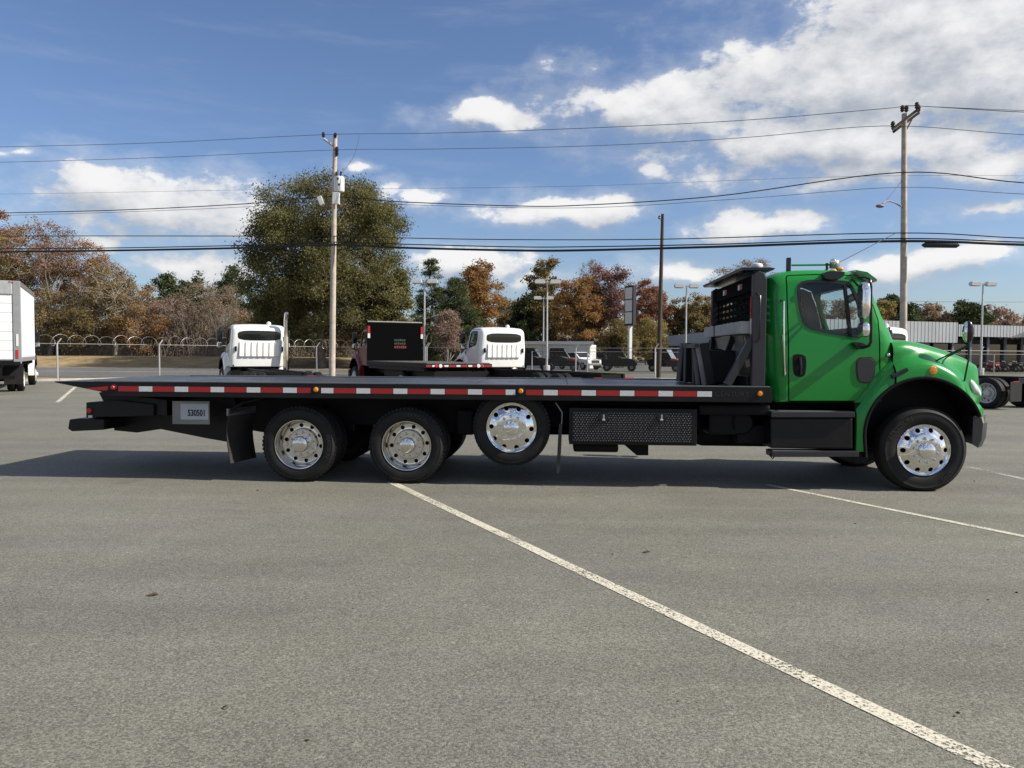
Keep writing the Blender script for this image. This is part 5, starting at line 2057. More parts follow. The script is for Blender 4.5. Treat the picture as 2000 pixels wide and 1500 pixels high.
for y in (-.72, .72):
    MB().lathe([(0, -.03), (.06, -.025), (.07, 0)], 14, (FB0 - .01, y, 1.17), 'x').build('tail_lamp', M['white_tape'], bd, smooth=40)
    MB().lathe([(0, -.03), (.05, -.025), (.06, 0)], 14, (FB0 - .01, y * 1.2, 1.17), 'x').build('tail_lamp', M['red_lens'], bd, smooth=40)
for s in (-1, 1):
    MB().box(FB0 + .2, 5.2, s * .42 - .05, s * .42 + .05, .75, 1.08).build('frame_rail', M['black_part'], rf)
    add_wheel(rf, fxw, s * 1.17, .50, 'convex', 'tyre51', far=s > 0, nuts=False, metal='steel_wheel')
    add_wheel(rf, -1.2, s * 1.20, .478, 'dish', 'tyre48', far=s > 0, dual=True, nuts=False, metal='steel_wheel')
    MB().box(FB0 + .3, 2.6, s * 1.15 - .05, s * 1.15 + .05, .98, 1.10).build('side_sill', M['black_part'], rf)
MB().box(2.9, 3.02, .98, 1.12, 1.3, 3.0).build('exhaust_stack', M['black_part'], rf)
MB().tube([(-1.2, -1, .48), (-1.2, 1, .48)], .1, 10).build('axle', M['black_part'], rf, smooth=40)
MB().box(FB0 + .1, 1.5, -.9, .9, .7, 1.0).build('sub_frame', M['black_part'], rf)

# ------------------------------------------------------------------ off-road vehicles and pickups across the road


def utv(label, px, depth, hood, rz=0.0, sc=1.0):
    r = thing('utility_vehicle', label, 'utility vehicle', (ground_x(px, depth), depth, 0), rz, 'side by side vehicles at the dealer')
    r.scale = (sc * 1.12, sc * 1.12, sc * 1.08)
    K = M['utv_black']
    MB().prism([(-1.45, .55), (-1.5, 1.05), (-.75, 1.10), (-.70, .72), (.25, .62), (.45, .95), (1.25, .88), (1.48, .72), (1.45, .5), (.9, .42), (-1.0, .42)], -.66, .66).build('body', K, r, bevel=.04)
    MB().prism([(.42, .97), (.55, 1.16), (1.05, 1.06), (1.36, .92), (1.25, .88)], -.5, .5).build('hood', M[hood], r, bevel=.03)
    MB().prism([(-.95, 1.92), (-.9, 2.0), (.10, 1.98), (.20, 1.90)], -.68, .68).build('canopy', K, r, bevel=.03)
    cg = MB()
    for s in (-.64, .64):
        cg.tube([(-1.0, s, 1.05), (-.95, s, 1.92), (.12, s, 1.92), (.62, s, 1.10)], .035, 6)
        cg.tube([(-.45, s, .7), (-.42, s, 1.92)], .03, 6)
    cg.build('roll_cage', K, r, smooth=50)
    MB().add([(.62, -.6, 1.12), (.62, .6, 1.12), (.16, .6, 1.88), (.16, -.6, 1.88), (.65, -.6, 1.12), (.65, .6, 1.12), (.19, .6, 1.88), (.19, -.6, 1.88)],
             [(0, 1, 2, 3), (7, 6, 5, 4), (0, 4, 5, 1), (1, 5, 6, 2), (2, 6, 7, 3), (3, 7, 4, 0)]).build('windshield', M['utv_glass'], r)
    MB().box(-1.02, -.97, -.6, .6, 1.1, 1.88).build('back_panel', K, r)
    for s in (-1, 1):
        MB().prism([(-.85, .62), (-.9, 1.30), (-.3, 1.30), (.4, 1.05), (.35, .62)], min(s * .665, s * .70), max(s * .665, s * .70)).build('door', K, r, bevel=.01)
    for s in (-1, 1):
        MB().prism([(-.94, 1.31), (-.92, 1.88), (.08, 1.88), (.45, 1.20), (-.25, 1.31)], min(s * .60, s * .62), max(s * .60, s * .62)).build('side_curtain', M['utv_black'], r)
    for s in (-.40, .40):
        MB().box(-.75, -.25, s - .25, s + .25, .75, .95).box(-.85, -.68, s - .25, s + .25, .9, 1.5).build('seat', M['dash'], r, bevel=.03)
    for x in (-1.0, 1.02):
        for s in (-1, 1):
            w = MB().lathe([(.14, -.02), (.17, -.10), (.30, -.13), (.34, -.09), (.34, .09), (.30, .13), (.17, .10), (.14, .02)], 22, (x, s * .62, .34)).build('wheel', M['rubber'], r, smooth=40)
            MB().lathe([(0, -.05), (.15, -.06), (.16, .06), (0, .05)], 14, (x, s * .62, .34)).build('rim', M['galv_dull'], w, smooth=40)
    return r


utv('black side by side vehicle with red hood parked by the lamp post row', 1098, 72, 'utv_red', math.radians(-8))
utv('black side by side with pale windshield at the foot of the pylon sign', 1210, 72, 'utv_black', math.radians(-10))
utv('black side by side with red hood right of the dark wooden pole', 1302, 72, 'utv_red', math.radians(-30))
utv('black side by side half hidden behind the white cab', 1042, 74, 'utv_black', math.radians(-10))


def pickup(label, px, depth, rz, paint):
    r = thing('pickup_truck', label, 'pickup', (ground_x(px, depth), depth, 0), rz, 'white pickups by the shed')
    MB().prism([(-2.7, .55), (-2.75, 1.08), (-.9, 1.12), (-.85, 1.15), (.95, 1.15), (1.3, 1.14), (2.45, 1.02), (2.65, .85), (2.65, .5), (-2.2, .42)], -.95, .95).build('body', paint, r, bevel=.06)
    MB().prism([(-.95, 1.14), (-.75, 1.78), (.35, 1.80), (1.15, 1.14)], -.84, .84).build('cabin', paint, r, bevel=.08)
    MB().prism([(-.80, 1.22), (-.66, 1.70), (.30, 1.72), (.92, 1.22)], -.855, .855).build('window', M['dark_glass'], r, bevel=.02)
    MB().add([(.98, -.72, 1.22), (.98, .72, 1.22), (.44, .70, 1.72), (.44, -.70, 1.72), (1.03, -.72, 1.24), (1.03, .72, 1.24), (.49, .70, 1.74), (.49, -.70, 1.74)],
             [(0, 1, 2, 3), (7, 6, 5, 4), (0, 4, 5, 1), (1, 5, 6, 2), (2, 6, 7, 3), (3, 7, 4, 0)]).build('windshield', M['dark_glass'], r)
    MB().box(2.6, 2.72, -.9, .9, .45, .68).build('bumper', M['chrome'], r, bevel=.03)
    MB().box(2.62, 2.68, -.5, .5, .72, .98).build('grille', M['dark_void'], r)
    for x in (-1.6, 1.75):
        for s in (-1, 1):
            w = MB().lathe([(.22, -.02), (.24, -.10), (.34, -.12), (.38, -.08), (.38, .10), (.22, .12)], 24, (x, s * .86, .38)).build('wheel', M['rubber'], r, smooth=40)
            MB().lathe([(0, -.08), (.20, -.09), (.22, 0), (.20, .09), (0, .08)], 16, (x, s * .86, .38)).build('rim', M['galv'], w, smooth=40)
    return r


pickup('white pickup facing the road behind the red hooded side by side', 1130, 79, math.radians(-55), M['white_paint'])
pickup('white pickup parked farther back right of the shed', 1164, 92, math.radians(-60), M['white_paint'])


def quad(label, px, depth, rz, body):
    r = thing('quad_bike', label, 'quad bike', (ground_x(px, depth), depth, 0), rz, 'quad bikes lined up by the storefront')
    MB().prism([(-1.0, .62), (-.95, .85), (-.3, .82), (-.1, .72), (.3, .78), (.85, .88), (1.05, .70), (.9, .55), (-.8, .5)], -.36, .36).build('body', M[body], r, bevel=.05)
    MB().prism([(-.75, .86), (-.7, .98), (-.15, .95), (.05, .84)], -.17, .17).build('seat', M['dash'], r, bevel=.03)
    MB().tube([(.3, -.42, 1.12), (.42, -.15, 1.08), (.42, .15, 1.08), (.3, .42, 1.12)], .025, 6).tube([(.42, 0, 1.08), (.62, 0, .75)], .03, 6).build('handlebar', M['galv_dull'], r, smooth=40)
    for x0, x1 in ((-1.05, -.5), (.55, 1.0)):
        rk = MB()
        for y in (-.3, -.1, .1, .3):
            rk.tube([(x0, y, .95), (x1, y, .95)], .014, 5)
        rk.tube([(x0, -.3, .95), (x0, .3, .95)], .014, 5).tube([(x1, -.3, .95), (x1, .3, .95)], .014, 5)
        rk.build('rack', M['galv_dull'], r)
    for x in (-.72, .72):
        for s in (-1, 1):
            w = MB().lathe([(.12, -.02), (.15, -.11), (.27, -.13), (.31, -.08), (.31, .08), (.27, .13), (.12, .02)], 18, (x, s * .45, .31)).build('wheel', M['rubber'], r, smooth=40)
            MB().lathe([(0, -.05), (.13, -.07), (.13, .07), (0, .05)], 12, (x, s * .45, .31)).build('rim', M['galv'], w, smooth=40)
    return r


qs = [(1905, 79, -20, 'utv_black', 'black quad bike, first of the row from the green hood'), (1930, 79, -60, 'utv_red', 'red quad bike beside the first black one in the row'),
      (1953, 80, -50, 'olive_plastic', 'dark green quad bike beside the red one in the row'), (1976, 80, -60, 'utv_black', 'black quad bike between the green one and the last one'),
      (1999, 81, -50, 'utv_black', 'black quad bike at the far end of the row')]
for px, d, a, b, lb in qs:
    quad(lb, px, d, math.radians(a), b)

# ------------------------------------------------------------------ the green rollback truck


def paint_flake(name, col):
    m = mat(name, col, rough=0.30, coat=0.4, rvar=0.05, vscale=2.0, spec=0.25)
    b = m.node_tree.nodes['Principled BSDF']
    b.inputs['Metallic'].default_value = 0.0
    return m


M['green'] = paint_flake('green truck paint', (0.010, 0.225, 0.032))
M['bed_black'] = mat('black bed paint', (0.0055, 0.0055, 0.006), 0.40, var=0.2, vscale=4, dirt=(0.016, 0.015, 0.014), dirt_amt=0.35, spec=0.3)
M['post_grey'] = mat('dark grey headboard paint', (0.019, 0.020, 0.023), 0.42, var=0.15, vscale=3)
M['grey_metal'] = mat('dull aluminium', (0.22, 0.22, 0.22), 0.45, metal=0.6, var=0.15, vscale=6)
M['tray_alu'] = mat('pale chain tray', (0.34, 0.34, 0.34), 0.5, metal=0.3, var=0.15, vscale=6)
M['mud_rubber'] = mat('mudflap rubber', (0.022, 0.021, 0.020), 0.65, dirt=(0.10, 0.095, 0.085), dirt_amt=0.35)
M['plate_white'] = mat('licence plate', (0.42, 0.44, 0.48), 0.4)
M['ink'] = mat('black ink', (0.01, 0.01, 0.01), 0.6)
M['clear_lens'] = mat('clear headlamp lens', (0.62, 0.64, 0.66), 0.08, coat=0.8, var=0.25, vscale=14)


def diamond_mat(name, col, rough, scale=1.0, strength=1.0, metal=0.0):
    "tread plate: raised lozenges"
    m = mat(name, col, rough, metal=metal, var=0.2, vscale=3, rvar=0.08)
    nt = m.node_tree
    b = nt.nodes['Principled BSDF']
    tc = nt.nodes.new('ShaderNodeTexCoord')
    mp = nt.nodes.new('ShaderNodeMapping')
    mp.inputs['Rotation'].default_value = (0, 0, PI / 4)
    nt.links.new(tc.outputs['Object'], mp.inputs['Vector'])
    br = nt.nodes.new('ShaderNodeTexChecker')
    br.inputs['Scale'].default_value = 30 * scale
    nt.links.new(mp.outputs[0], br.inputs['Vector'])
    bp = nt.nodes.new('ShaderNodeBump')
    bp.inputs['Strength'].default_value = strength
    bp.inputs['Distance'].default_value = 0.006
    nt.links.new(br.outputs['Fac'], bp.inputs['Height'])
    nt.links.new(bp.outputs[0], b.inputs['Normal'])
    return m


M['deck'] = diamond_mat('deck tread plate', (0.035, 0.037, 0.043), 0.36, 1.0, 0.8, 0.3)

gt = thing('rollback_truck', 'bright green rollback tow truck with long black flatbed', 'truck', TR_O, -PSI)
G = M['green']
BK = M['bed_black']
cab = cab_parts(gt, G, 'glass')
doors = [c for c in gt.children if c.name.startswith('door')]
door_n = [d for d in doors if d.data == CABM['door_near']][0]
interior(gt)
link('window_divider', CABM['bar_near'], M['black_gloss'], door_n)
Y = -CW - .004
# door furniture
hp = chaikin([T(x, y, Y) for x, y in [(1548, 694), (1556, 691), (1570, 693), (1575, 699), (1574, 728), (1570, 735), (1562, 737), (1552, 733), (1549, 722)]], 1)
dh = MB().prism(hp, Y - .006, Y + .01).build('door_handle', M['black_part'], door_n, bevel=.004)
MB().tube([(T(1562, 698, Y)[0], Y - .012, T(1562, 698, Y)[1]), (T(1563, 715, Y)[0], Y - .03, T(1563, 715, Y)[1]), (T(1563, 731, Y)[0], Y - .012, T(1563, 731, Y)[1])], .016, 8).build('door_latch', M['black_gloss'], door_n, smooth=50)
vp = chaikin([T(x, y, Y) for x, y in [(1674, 700), (1707, 699), (1707, 730), (1701, 745), (1690, 748), (1677, 744), (1674, 728)]], 1, .2)
MB().prism(vp, Y - .008, Y + .01).build('peep_window', M['dash'], door_n, bevel=.004)
ring = inset_poly(vp, -.012)
MB().prism(ring, Y - .004, Y + .008).build('peep_window_frame', M['black_gloss'], door_n)
# grab bar
gx0, gz0 = T(1531, 589, -CW - .05)
gx1, gz1 = T(1533, 731, -CW - .05)
gb = MB().tube([(gx0 - .01, -CW + .08, gz0 + .03), (gx0, -CW - .05, gz0), (gx0 + .005, -CW - .055, (gz0 + gz1) / 2), (gx1, -CW - .05, gz1), (gx1, -CW + .06, gz1 - .03)], .015, 10)
gb.build('grab_bar', M['chrome'], gt, smooth=60)
# clearance: small silver bolt on the cowl
cx_, cz_ = T(1735, 693, -1.07)
MB().ball((cx_, -1.075, cz_), .022, (1, .6, 1), 12, 8).build('cowl_bolt', M['chrome'], gt, smooth=60)
# sun visor: a curved green wing over the windshield
vis = []
for yv in np.linspace(-1.0, 1.0, 13):
    k = 1 - (yv / 1.06) ** 2
    o_ = .16 * k
    a_, b_, c_ = T(1672, 527, -CW), T(1695, 531, -CW), T(1714, 545, -CW)
    vis.append([(a_[0] + o_, yv, a_[1] + .055 * k), (b_[0] + o_, yv, b_[1] + .05 * k), (c_[0] + o_, yv, c_[1] + .03 * k), (c_[0] + o_, yv, c_[1] + .03 * k - .025), (b_[0] + o_ - .02, yv, b_[1] + .05 * k - .035), (a_[0] + o_, yv, a_[1] + .055 * k - .02)])
loft(vis).build('sun_visor', G, gt, smooth=35)
# black air horn cover above the door, roof lamps, bar, aerial
hc = chaikin([T(x, y, -1.0) for x, y in [(1605, 540), (1609, 530), (1645, 531), (1647, 535), (1641, 544), (1625, 548), (1607, 546)]], 1)
MB().prism(hc, -1.07, -.93).build('marker_cover', M['black_gloss'], gt, bevel=.012)
zr = ROOF + .03
x_, z_ = T(1630, 512, -.75)
MB().lathe([(.0, .0), (.055, .0), (.06, .03), (.055, .09), (.03, .11), (0, .115)], 18, (x_, -.75, z_ - .075), 'z').build('beacon', M['grey_metal'], gt, smooth=50)
MB().ball((x_ - .03, -.80, z_ - .0), .04, (1, .7, 1), 14, 10).build('work_lamp', M['chrome'], gt, smooth=60)
ax_, az_ = T(1625, 517, -.75)
bx_, bz_ = T(1546, 518, -.75)
MB().tube([(ax_, -.75, az_), (bx_, -.75, bz_)], .012, 8).build('roof_bar', M['green'], gt, smooth=60)
px_, pz_ = T(1540, 516, -.75)
MB().box(px_ - .025, px_ + .025, -.78, -.72, pz_ - .09, pz_ + .08).build('roof_post', M['black_gloss'], gt, bevel=.01)
px_, pz_ = T(1615, 520, -.75)
MB().box(px_ - .012, px_ + .012, -.765, -.735, pz_ - .08, pz_ + .04).build('roof_post', M['black_gloss'], gt, bevel=.004)
for yv in (-.78, -.4, 0, .4, .78):
    mx_, mz_ = T(1649, 523, -CW)
    MB().ball((mx_ + .12 * (1 - yv * yv), yv, ROOF + .045 * (1 - (yv / CW) ** 2) + .0), .032, (1.5, .9, .8), 12, 8).build('roof_marker', M['amber'], gt, smooth=60)
# big mirror: black tube frame, two chromed heads
YM = -1.34


def P3(px, py, y):
    a = T(px, py, y)
    return (a[0], y, a[1])


MB().tube([P3(1676, 541, -1.02), P3(1690, 541, -1.22), P3(1699, 545, YM), P3(1701, 560, YM), P3(1701, 668, YM), P3(1697, 675, YM + .02), P3(1687, 679, -1.2), P3(1676, 679, -1.05)], .017, 10).build('mirror_bracket', M['black_gloss'], gt, smooth=60)
MB().tube([P3(1664, 545, -.98), P3(1678, 560, -1.15), P3(1690, 585, -1.28)], .014, 8).build('mirror_strut', M['black_gloss'], gt, smooth=60)
mp_ = chaikin([T(x, y, -1.12) for x, y in [(1664, 669), (1672, 668), (1688, 671), (1689, 677), (1680, 684), (1668, 676)]], 1)
MB().prism(mp_, -1.17, -1.055).build('mirror_foot', M['black_gloss'], gt, bevel=.01)


def pillow(c, hs, e=0.55):
    "a softly squared shell"
    mb = MB()
    n, k = 24, 16
    vs, fs = [], []
    f = lambda q: math.copysign(abs(q) ** e, q)
    for i in range(k + 1):
        p = PI * i / k
        for j in range(n):
            t = 2 * PI * j / n
            vs.append((c[0] + hs[0] * f(math.sin(p)) * f(math.cos(t)), c[1] + hs[1] * f(math.sin(p)) * f(math.sin(t)), c[2] + hs[2] * f(math.cos(p))))
    for i in range(k):
        for j in range(n):
            fs.append((i * n + j, i * n + (j + 1) % n, (i + 1) * n + (j + 1) % n, (i + 1) * n + j))
    return mb.add(vs, fs)


for sg in (-1, 1):
    for (y0_, y1_, xa, xb) in ((550, 623, 1681, 1698), (629, 659, 1681, 1697)):
        a_, b_ = T(xa, y0_, YM), T(xb, y1_, YM)
        cxm, czm = (a_[0] + b_[0]) / 2, (a_[1] + b_[1]) / 2
        pillow((cxm, -sg * (YM + .04) * -1 if False else sg * 1.30, czm), (abs(b_[0] - a_[0]) / 2, .105, abs(a_[1] - b_[1]) / 2)).build('mirror_head', M['chrome'], gt, smooth=80)
pass
# hood furniture
lx0, lz0 = T(1741, 738, -1.17)
lx1, lz1 = T(1774, 721, -1.17)
MB().bar((lx0, -1.168, lz0 + .01), (lx1, -1.16, lz1), .035, .045).build('hood_latch', M['rubber'], gt, bevel=.01)
mx_, mz_ = T(1820, 724, -1.13)
MB().lathe([(0, -.03), (.045, -.022), (.055, 0)], 18, (mx_, -1.15, mz_)).build('side_marker', M['amber'], gt, smooth=40)
hpx = [(1891, 739), (1901, 742), (1911, 753), (1918, 765), (1919, 776), (1904, 770), (1896, 760), (1892, 750)]
for s in (-1, 1):
    hp = chaikin([T(x, y, -1.0) for x, y in hpx], 1)
    k = MB()
    n = len(hp)
    xc = sum(p[0] for p in hp) / n
    zc = sum(p[1] for p in hp) / n
    vs = []
    for sc_, off in ((1.0, .0), (.93, .045), (.55, .065)):
        for (x, z) in hp:
            xx = xc + (x - xc) * sc_
            base = 1.165 - .20 * sstep(fx[-1] - .30, fx[-1] + .02, xx)
            vs.append((xx, s * (base - .02 + off), zc + (z - zc) * sc_))
    fs = [(r * n + j, r * n + (j + 1) % n, (r + 1) * n + (j + 1) % n, (r + 1) * n + j) for r in range(2) for j in range(n)]
    fs.append(tuple(range(2 * n, 3 * n)))
    fs.append(tuple(range(n)))
    hl = k.add(vs, fs).build('headlamp', M['clear_lens'], gt, smooth=50)
# hood mirrors
for s in (-1, 1):
    ym = s * 1.10

    def Q(px, py, y=None):
        a = T(px, py, -1.10)
        return (a[0], ym if y is None else s * y, a[1])
    MB().ball(Q(1889, 648), 1, (.055, .05, .125), 18, 14).build('hood_mirror', M['chrome'], gt, smooth=80)
    MB().ball((Q(1891.5, 648)[0], ym + s * .004, Q(1889, 648)[2]), 1, (.055, .056, .132), 18, 14).build('hood_mirror_shell', M['black_gloss'], gt, smooth=80)
    MB().tube([Q(1893, 655), Q(1892, 700), Q(1885, 745, 1.08)], .011, 8).build('mirror_stem', M['black_gloss'], gt, smooth=60)
    MB().tube([Q(1891, 674), Q(1840, 701, 1.05), Q(1801, 721, 1.03)], .009, 8).build('mirror_stem', M['black_gloss'], gt, smooth=60)
    MB().tube([Q(1891, 676), Q(1852, 713, .72)], .009, 8).build('mirror_stem', M['black_gloss'], gt, smooth=60)
# grille and front bumper
MB().box(NOSE - .02, NOSE + .015, -.42, .42, ZB_F + .05, ZB_F + .42).build('grille', M['black_gloss'], gt, bevel=.01)
bp_ = []
for yv in np.linspace(-1.15, 1.15, 15):
    k = 1 - (abs(yv) / 1.15) ** 3
    xb0 = T(1897, 850, -1.12)[0]
    xf = T(1917, 830, -1.12)[0] + .36 * k
    z1_, z0_ = T(1905, 813, -1.12)[1], T(1905, 874, -1.12)[1]
    bp_.append([(xb0 + .1 * k, yv, z0_ + .04), (xf - .05, yv, z0_), (xf - .01, yv, z0_ + .10), (xf, yv, z1_ - .08), (xf - .02, yv, z1_ - .01), (xb0 + .1 * k, yv, z1_)])
loft(bp_).build('front_bumper', M['post_grey'], gt, smooth=35)
tp_ = [[(p[3][0] + .003, p[3][1], p[3][2] - .0), (p[4][0] + .003, p[4][1], p[4][2] + .003), (p[5][0] + .02, p[5][1], p[5][2] + .004), (p[5][0] + .02, p[5][1], p[5][2] + .001), (p[4][0], p[4][1], p[4][2] + .0005), (p[3][0] + .0005, p[3][1], p[3][2])] for p in bp_]
loft(tp_).build('bumper_trim', M['chrome'], gt, smooth=35)
# steps and tank box below the door
sy0, sy1 = -1.20, -.62
tank = [T(x, y, sy0) for x, y in [(1506, 817), (1667, 817), (1667, 878), (1506, 876)]]
tk = MB().prism(tank, sy0 + .02, sy1).build('battery_box', M['bed_black'], gt, bevel=.02)
for (xa, xb, ya, yb) in ((1505, 1668, 804, 815), (1506, 1676, 881, 892)):
    p = [T(x, y, sy0) for x, y in [(xa, ya), (xb, ya), (xb, yb), (xa, yb)]]
    st = MB().prism(p, sy0 - .03, sy0 + .24).build('step', M['post_grey'], gt, bevel=.008)
    for i in range(4):
        yv = sy0 + .0 + i * .055
        MB().box(p[0][0] + .02, p[1][0] - .02, yv, yv + .03, p[0][1], p[0][1] + .008).build('tread_strip', M['grey_metal'], st)
a_ = P3(1508, 884, sy0)
MB().tube([P3(1508, 880, sy0), P3(1504, 890, sy0), P3(1509, 896, sy0), P3(1514, 890, sy0)], .008, 6).build('tow_loop', M['black_part'], gt, smooth=50)
p = [T(x, y, -1.1) for x, y in [(1668, 786), (1680, 786), (1694, 884), (1694, 905), (1668, 905)]]
MB().prism(p, -1.12, -.60).build('splash_guard', M['black_part'], gt)

# ---- chassis below
ZB0, ZB1 = 1.053, 1.237
XT, X0, X1 = TX(107), TX(197), TX(1508)
cha = M['black_part']
for s in (-1, 1):
    MB().box(X0 + .5, NOSE - .5, s * .43 - .045, s * .43 + .045, .66, .94).build('frame_rail', cha, gt)
    MB().box(X0 + .1, X1 - .1, s * .52 - .05, s * .52 + .05, .945, 1.05).build('sub_frame_rail', cha, gt)
MB().box(3.3, 5.1, -.5, .5, .42, 1.3).build('engine', cha, gt, bevel=.08)
MB().box(2.4, 3.4, -.25, .25, .40, .80).build('gearbox', cha, gt, bevel=.08)
MB().tube([(2.5, 0, .58), (-1.3, 0, .55)], .06, 10).build('drive_shaft', cha, gt, smooth=40)
for x in (-2.656, -1.304, -.009):
    zc = .71 if x > -.1 else .478
    MB().tube([(x, -.95, zc), (x, -.25, zc), (x, 0, zc), (x, .25, zc), (x, .95, zc)], [.075, .09, .19, .09, .075], 12).build('axle', cha, gt, smooth=40)
    for s in (-1, 1):
        MB().box(x - .5, x + .5, s * .47 - .04, s * .47 + .04, zc + .10, zc + .20).build('leaf_spring', cha, gt)
MB().tube([(fxw, -.95, .45), (fxw, .95, .45)], .07, 10).build('axle', cha, gt, smooth=40)
for (xa, xb, ya, yb, y0_, y1_) in ((1385, 1440, 800, 850, -1.0, -.5), (1440, 1500, 830, 868, -.9, -.4), (1365, 1505, 790, 812, -1.1, -.5), (1120, 1208, 866, 884, -.95, -.3), (890, 925, 800, 850, -.7, -.4)):
    a_, b_ = T(xa, ya, y0_), T(xb, yb, y0_)
    MB().box(a_[0], b_[0], y0_, y1_, b_[1], a_[1]).build('chassis_box', cha, gt, bevel=.03)
ax_, az_ = T(1448, 826, -1.0)
MB().lathe([(0, 0), (.13, .0), (.15, .02), (.15, .45), (.13, .47), (0, .47)], 20, (ax_, -1.0, az_)).build('air_tank', cha, gt, smooth=30)
p = [T(x, y, -.7) for x, y in [(1214, 864), (1266, 864), (1266, 889), (1243, 889)]]
MB().prism(p, -.72, -.4).build('skid_bracket', cha, gt)
# tool box with tread plate front
tb = [T(x, y, -1.24) for x, y in [(1112, 797), (1362, 797), (1362, 871), (1112, 867)]]
tx0, tx1 = tb[0][0], tb[1][0]
tz0, tz1 = tb[2][1], tb[0][1]
tbx = MB().box(tx0, tx1, -1.24, -.62, tz0, tz1).build('tool_box', M['bed_black'], gt, bevel=.01)
MB().box(tx0 + .03, tx1 - .03, -1.262, -1.238, tz0 + .03, tz1 - .03).build('tool_box_door', M['bed_black'], tbx, bevel=.006)
lo = MB()
nx, nz = 44, 13
for i in range(nx):
    for j in range(nz):
        x = tx0 + .06 + (tx1 - tx0 - .12) * (i + (.5 if j % 2 else 0)) / nx
        z = tz0 + .055 + (tz1 - tz0 - .11) * j / (nz - 1)
        a = .6 if (i + j) % 2 else -.6
        c, s_ = math.cos(a) * .013, math.sin(a) * .013
        w = .004
        lo.add([(x - c, -1.262, z - s_), (x + w * math.sin(a), -1.266, z - w * math.cos(a)), (x + c, -1.262, z + s_), (x - w * math.sin(a), -1.266, z + w * math.cos(a))], [(0, 1, 3), (1, 2, 3)])
o = lo.build('tread_lozenge', M['grey_metal'], tbx)
o['kind'] = 'stuff'
for px in (1179, 1292):
    a_ = T(px, 815, -1.26)
    lt = MB().lathe([(0, -.012), (.058, -.012), (.064, -.002), (.064, .006), (0, .006)], 20, (a_[0], -1.262, a_[1])).build('latch', M['black_gloss'], tbx, smooth=40)
    MB().bar((a_[0], -1.282, a_[1] + .035), (a_[0], -1.282, a_[1] - .015), .018, .012).ball((a_[0], -1.28, a_[1] - .028), .022, (1, .5, .7), 10, 6).build('latch_handle', M['chrome'], lt)
# mudflaps
mf = [(452, 796), (457, 795), (497, 800), (499, 896), (470, 905), (458, 908)]
mfp = []
zt_, zb_ = TZ(470, 800, -1.15), TZ(470, 904, -1.15)
xm = T(478, 850, -1.0)[0]
for s in (-1, 1):
    secs = []
    for k_, t in enumerate(np.linspace(0, 1, 9)):
        z = zt_ + (zb_ - zt_) * t
        xo = -.035 * math.sin(t * PI * 1.2) - .02 * t
        ya, yb = s * 1.22, s * .66
        secs.append([(xm + xo - .10, ya, z), (xm + xo - .092, ya, z), (xm + xo + .012, yb, z), (xm + xo + .004, yb, z)])
    mfo = loft(secs).build('mudflap', M['mud_rubber'], gt, smooth=40)
    MB().bar((xm - .12, s * 1.235, zt_ - .03), (xm + .0, s * .66, zt_ - .03), .025, .09).build('mudflap_clamp', M['grey_metal'], mfo)
    MB().tube([(xm - .1, s * 1.18, zt_ + .0), (xm + .05, s * 1.16, zt_ + .09), (xm + .25, s * 1.1, zt_ + .14), (xm + .3, s * .5, zt_ + .14)], .025, 8).build('mudflap_hanger', M['black_part'], mfo, smooth=50)
# thin front hanger by the lifted wheel
MB().tube([P3(1085, 786, -1.2), P3(1098, 806, -1.2), P3(1097, 826, -1.2), P3(1094, 840, -1.2)], .008, 6).build('flap_hanger', M['grey_metal'], gt, smooth=50)
p = [T(x, y, -1.2) for x, y in [(1092, 828), (1098, 828), (1096, 880), (1092, 924), (1087, 924), (1089, 880)]]
MB().prism(p, -1.21, -.75).build('front_mudflap', M['mud_rubber'], gt)

# ---- bed
bed = MB()
pr = [(XT, ZB1 - .002), (XT, ZB1 - .016), (X0, TZ(197, 765)), (X0 + .02, ZB0), (X1, ZB0), (X1, ZB1)]
for s in (-1, 1):
    MB().prism(pr, min(s * HALF, s * (HALF - .09)), max(s * HALF, s * (HALF - .09))).build('side_rail', BK, gt, bevel=.006)
bed_o = MB().box(X0, X1 - .02, -HALF + .09, HALF - .09, ZB1 - .06, ZB1 - .03).build('bed', BK, gt)
np_ = 7
for i in range(np_):
    xa = X0 + .01 + (X1 - X0 - .1) * i / np_
    xb = X0 + .01 + (X1 - X0 - .1) * (i + 1) / np_
    MB().box(xa + .004, xb - .004, -HALF + .096, HALF - .096, ZB1 - .029, ZB1 - .006 + .002 * (i % 2)).build('deck_plate', M['deck'], bed_o)
MB().prism([(XT, ZB1 - .003), (XT, ZB1 - .018), (X0 + .02, ZB1 - .05), (X0 + .005, ZB1 - .006)], -HALF + .094, HALF - .094).build('tail_plate', M['deck'], bed_o)
cmm = MB().box(-.04, .04, -HALF + .1, HALF - .1, ZB0 + .005, ZB1 - .062).mesh('cross_member')
for x in np.arange(X0 + .25, X1 - .1, .42):
    link('cross_member', cmm, BK, bed_o, (float(x), 0, 0))
# pale metal strip along each top edge
for s in (-1, 1):
    MB().box(XT + .5, X1 - .02, s * (HALF - .045) - .03, s * (HALF - .045) + .03, ZB1 + .0005, ZB1 + .010).build('edge_strip', M['grey_metal'], bed_o)
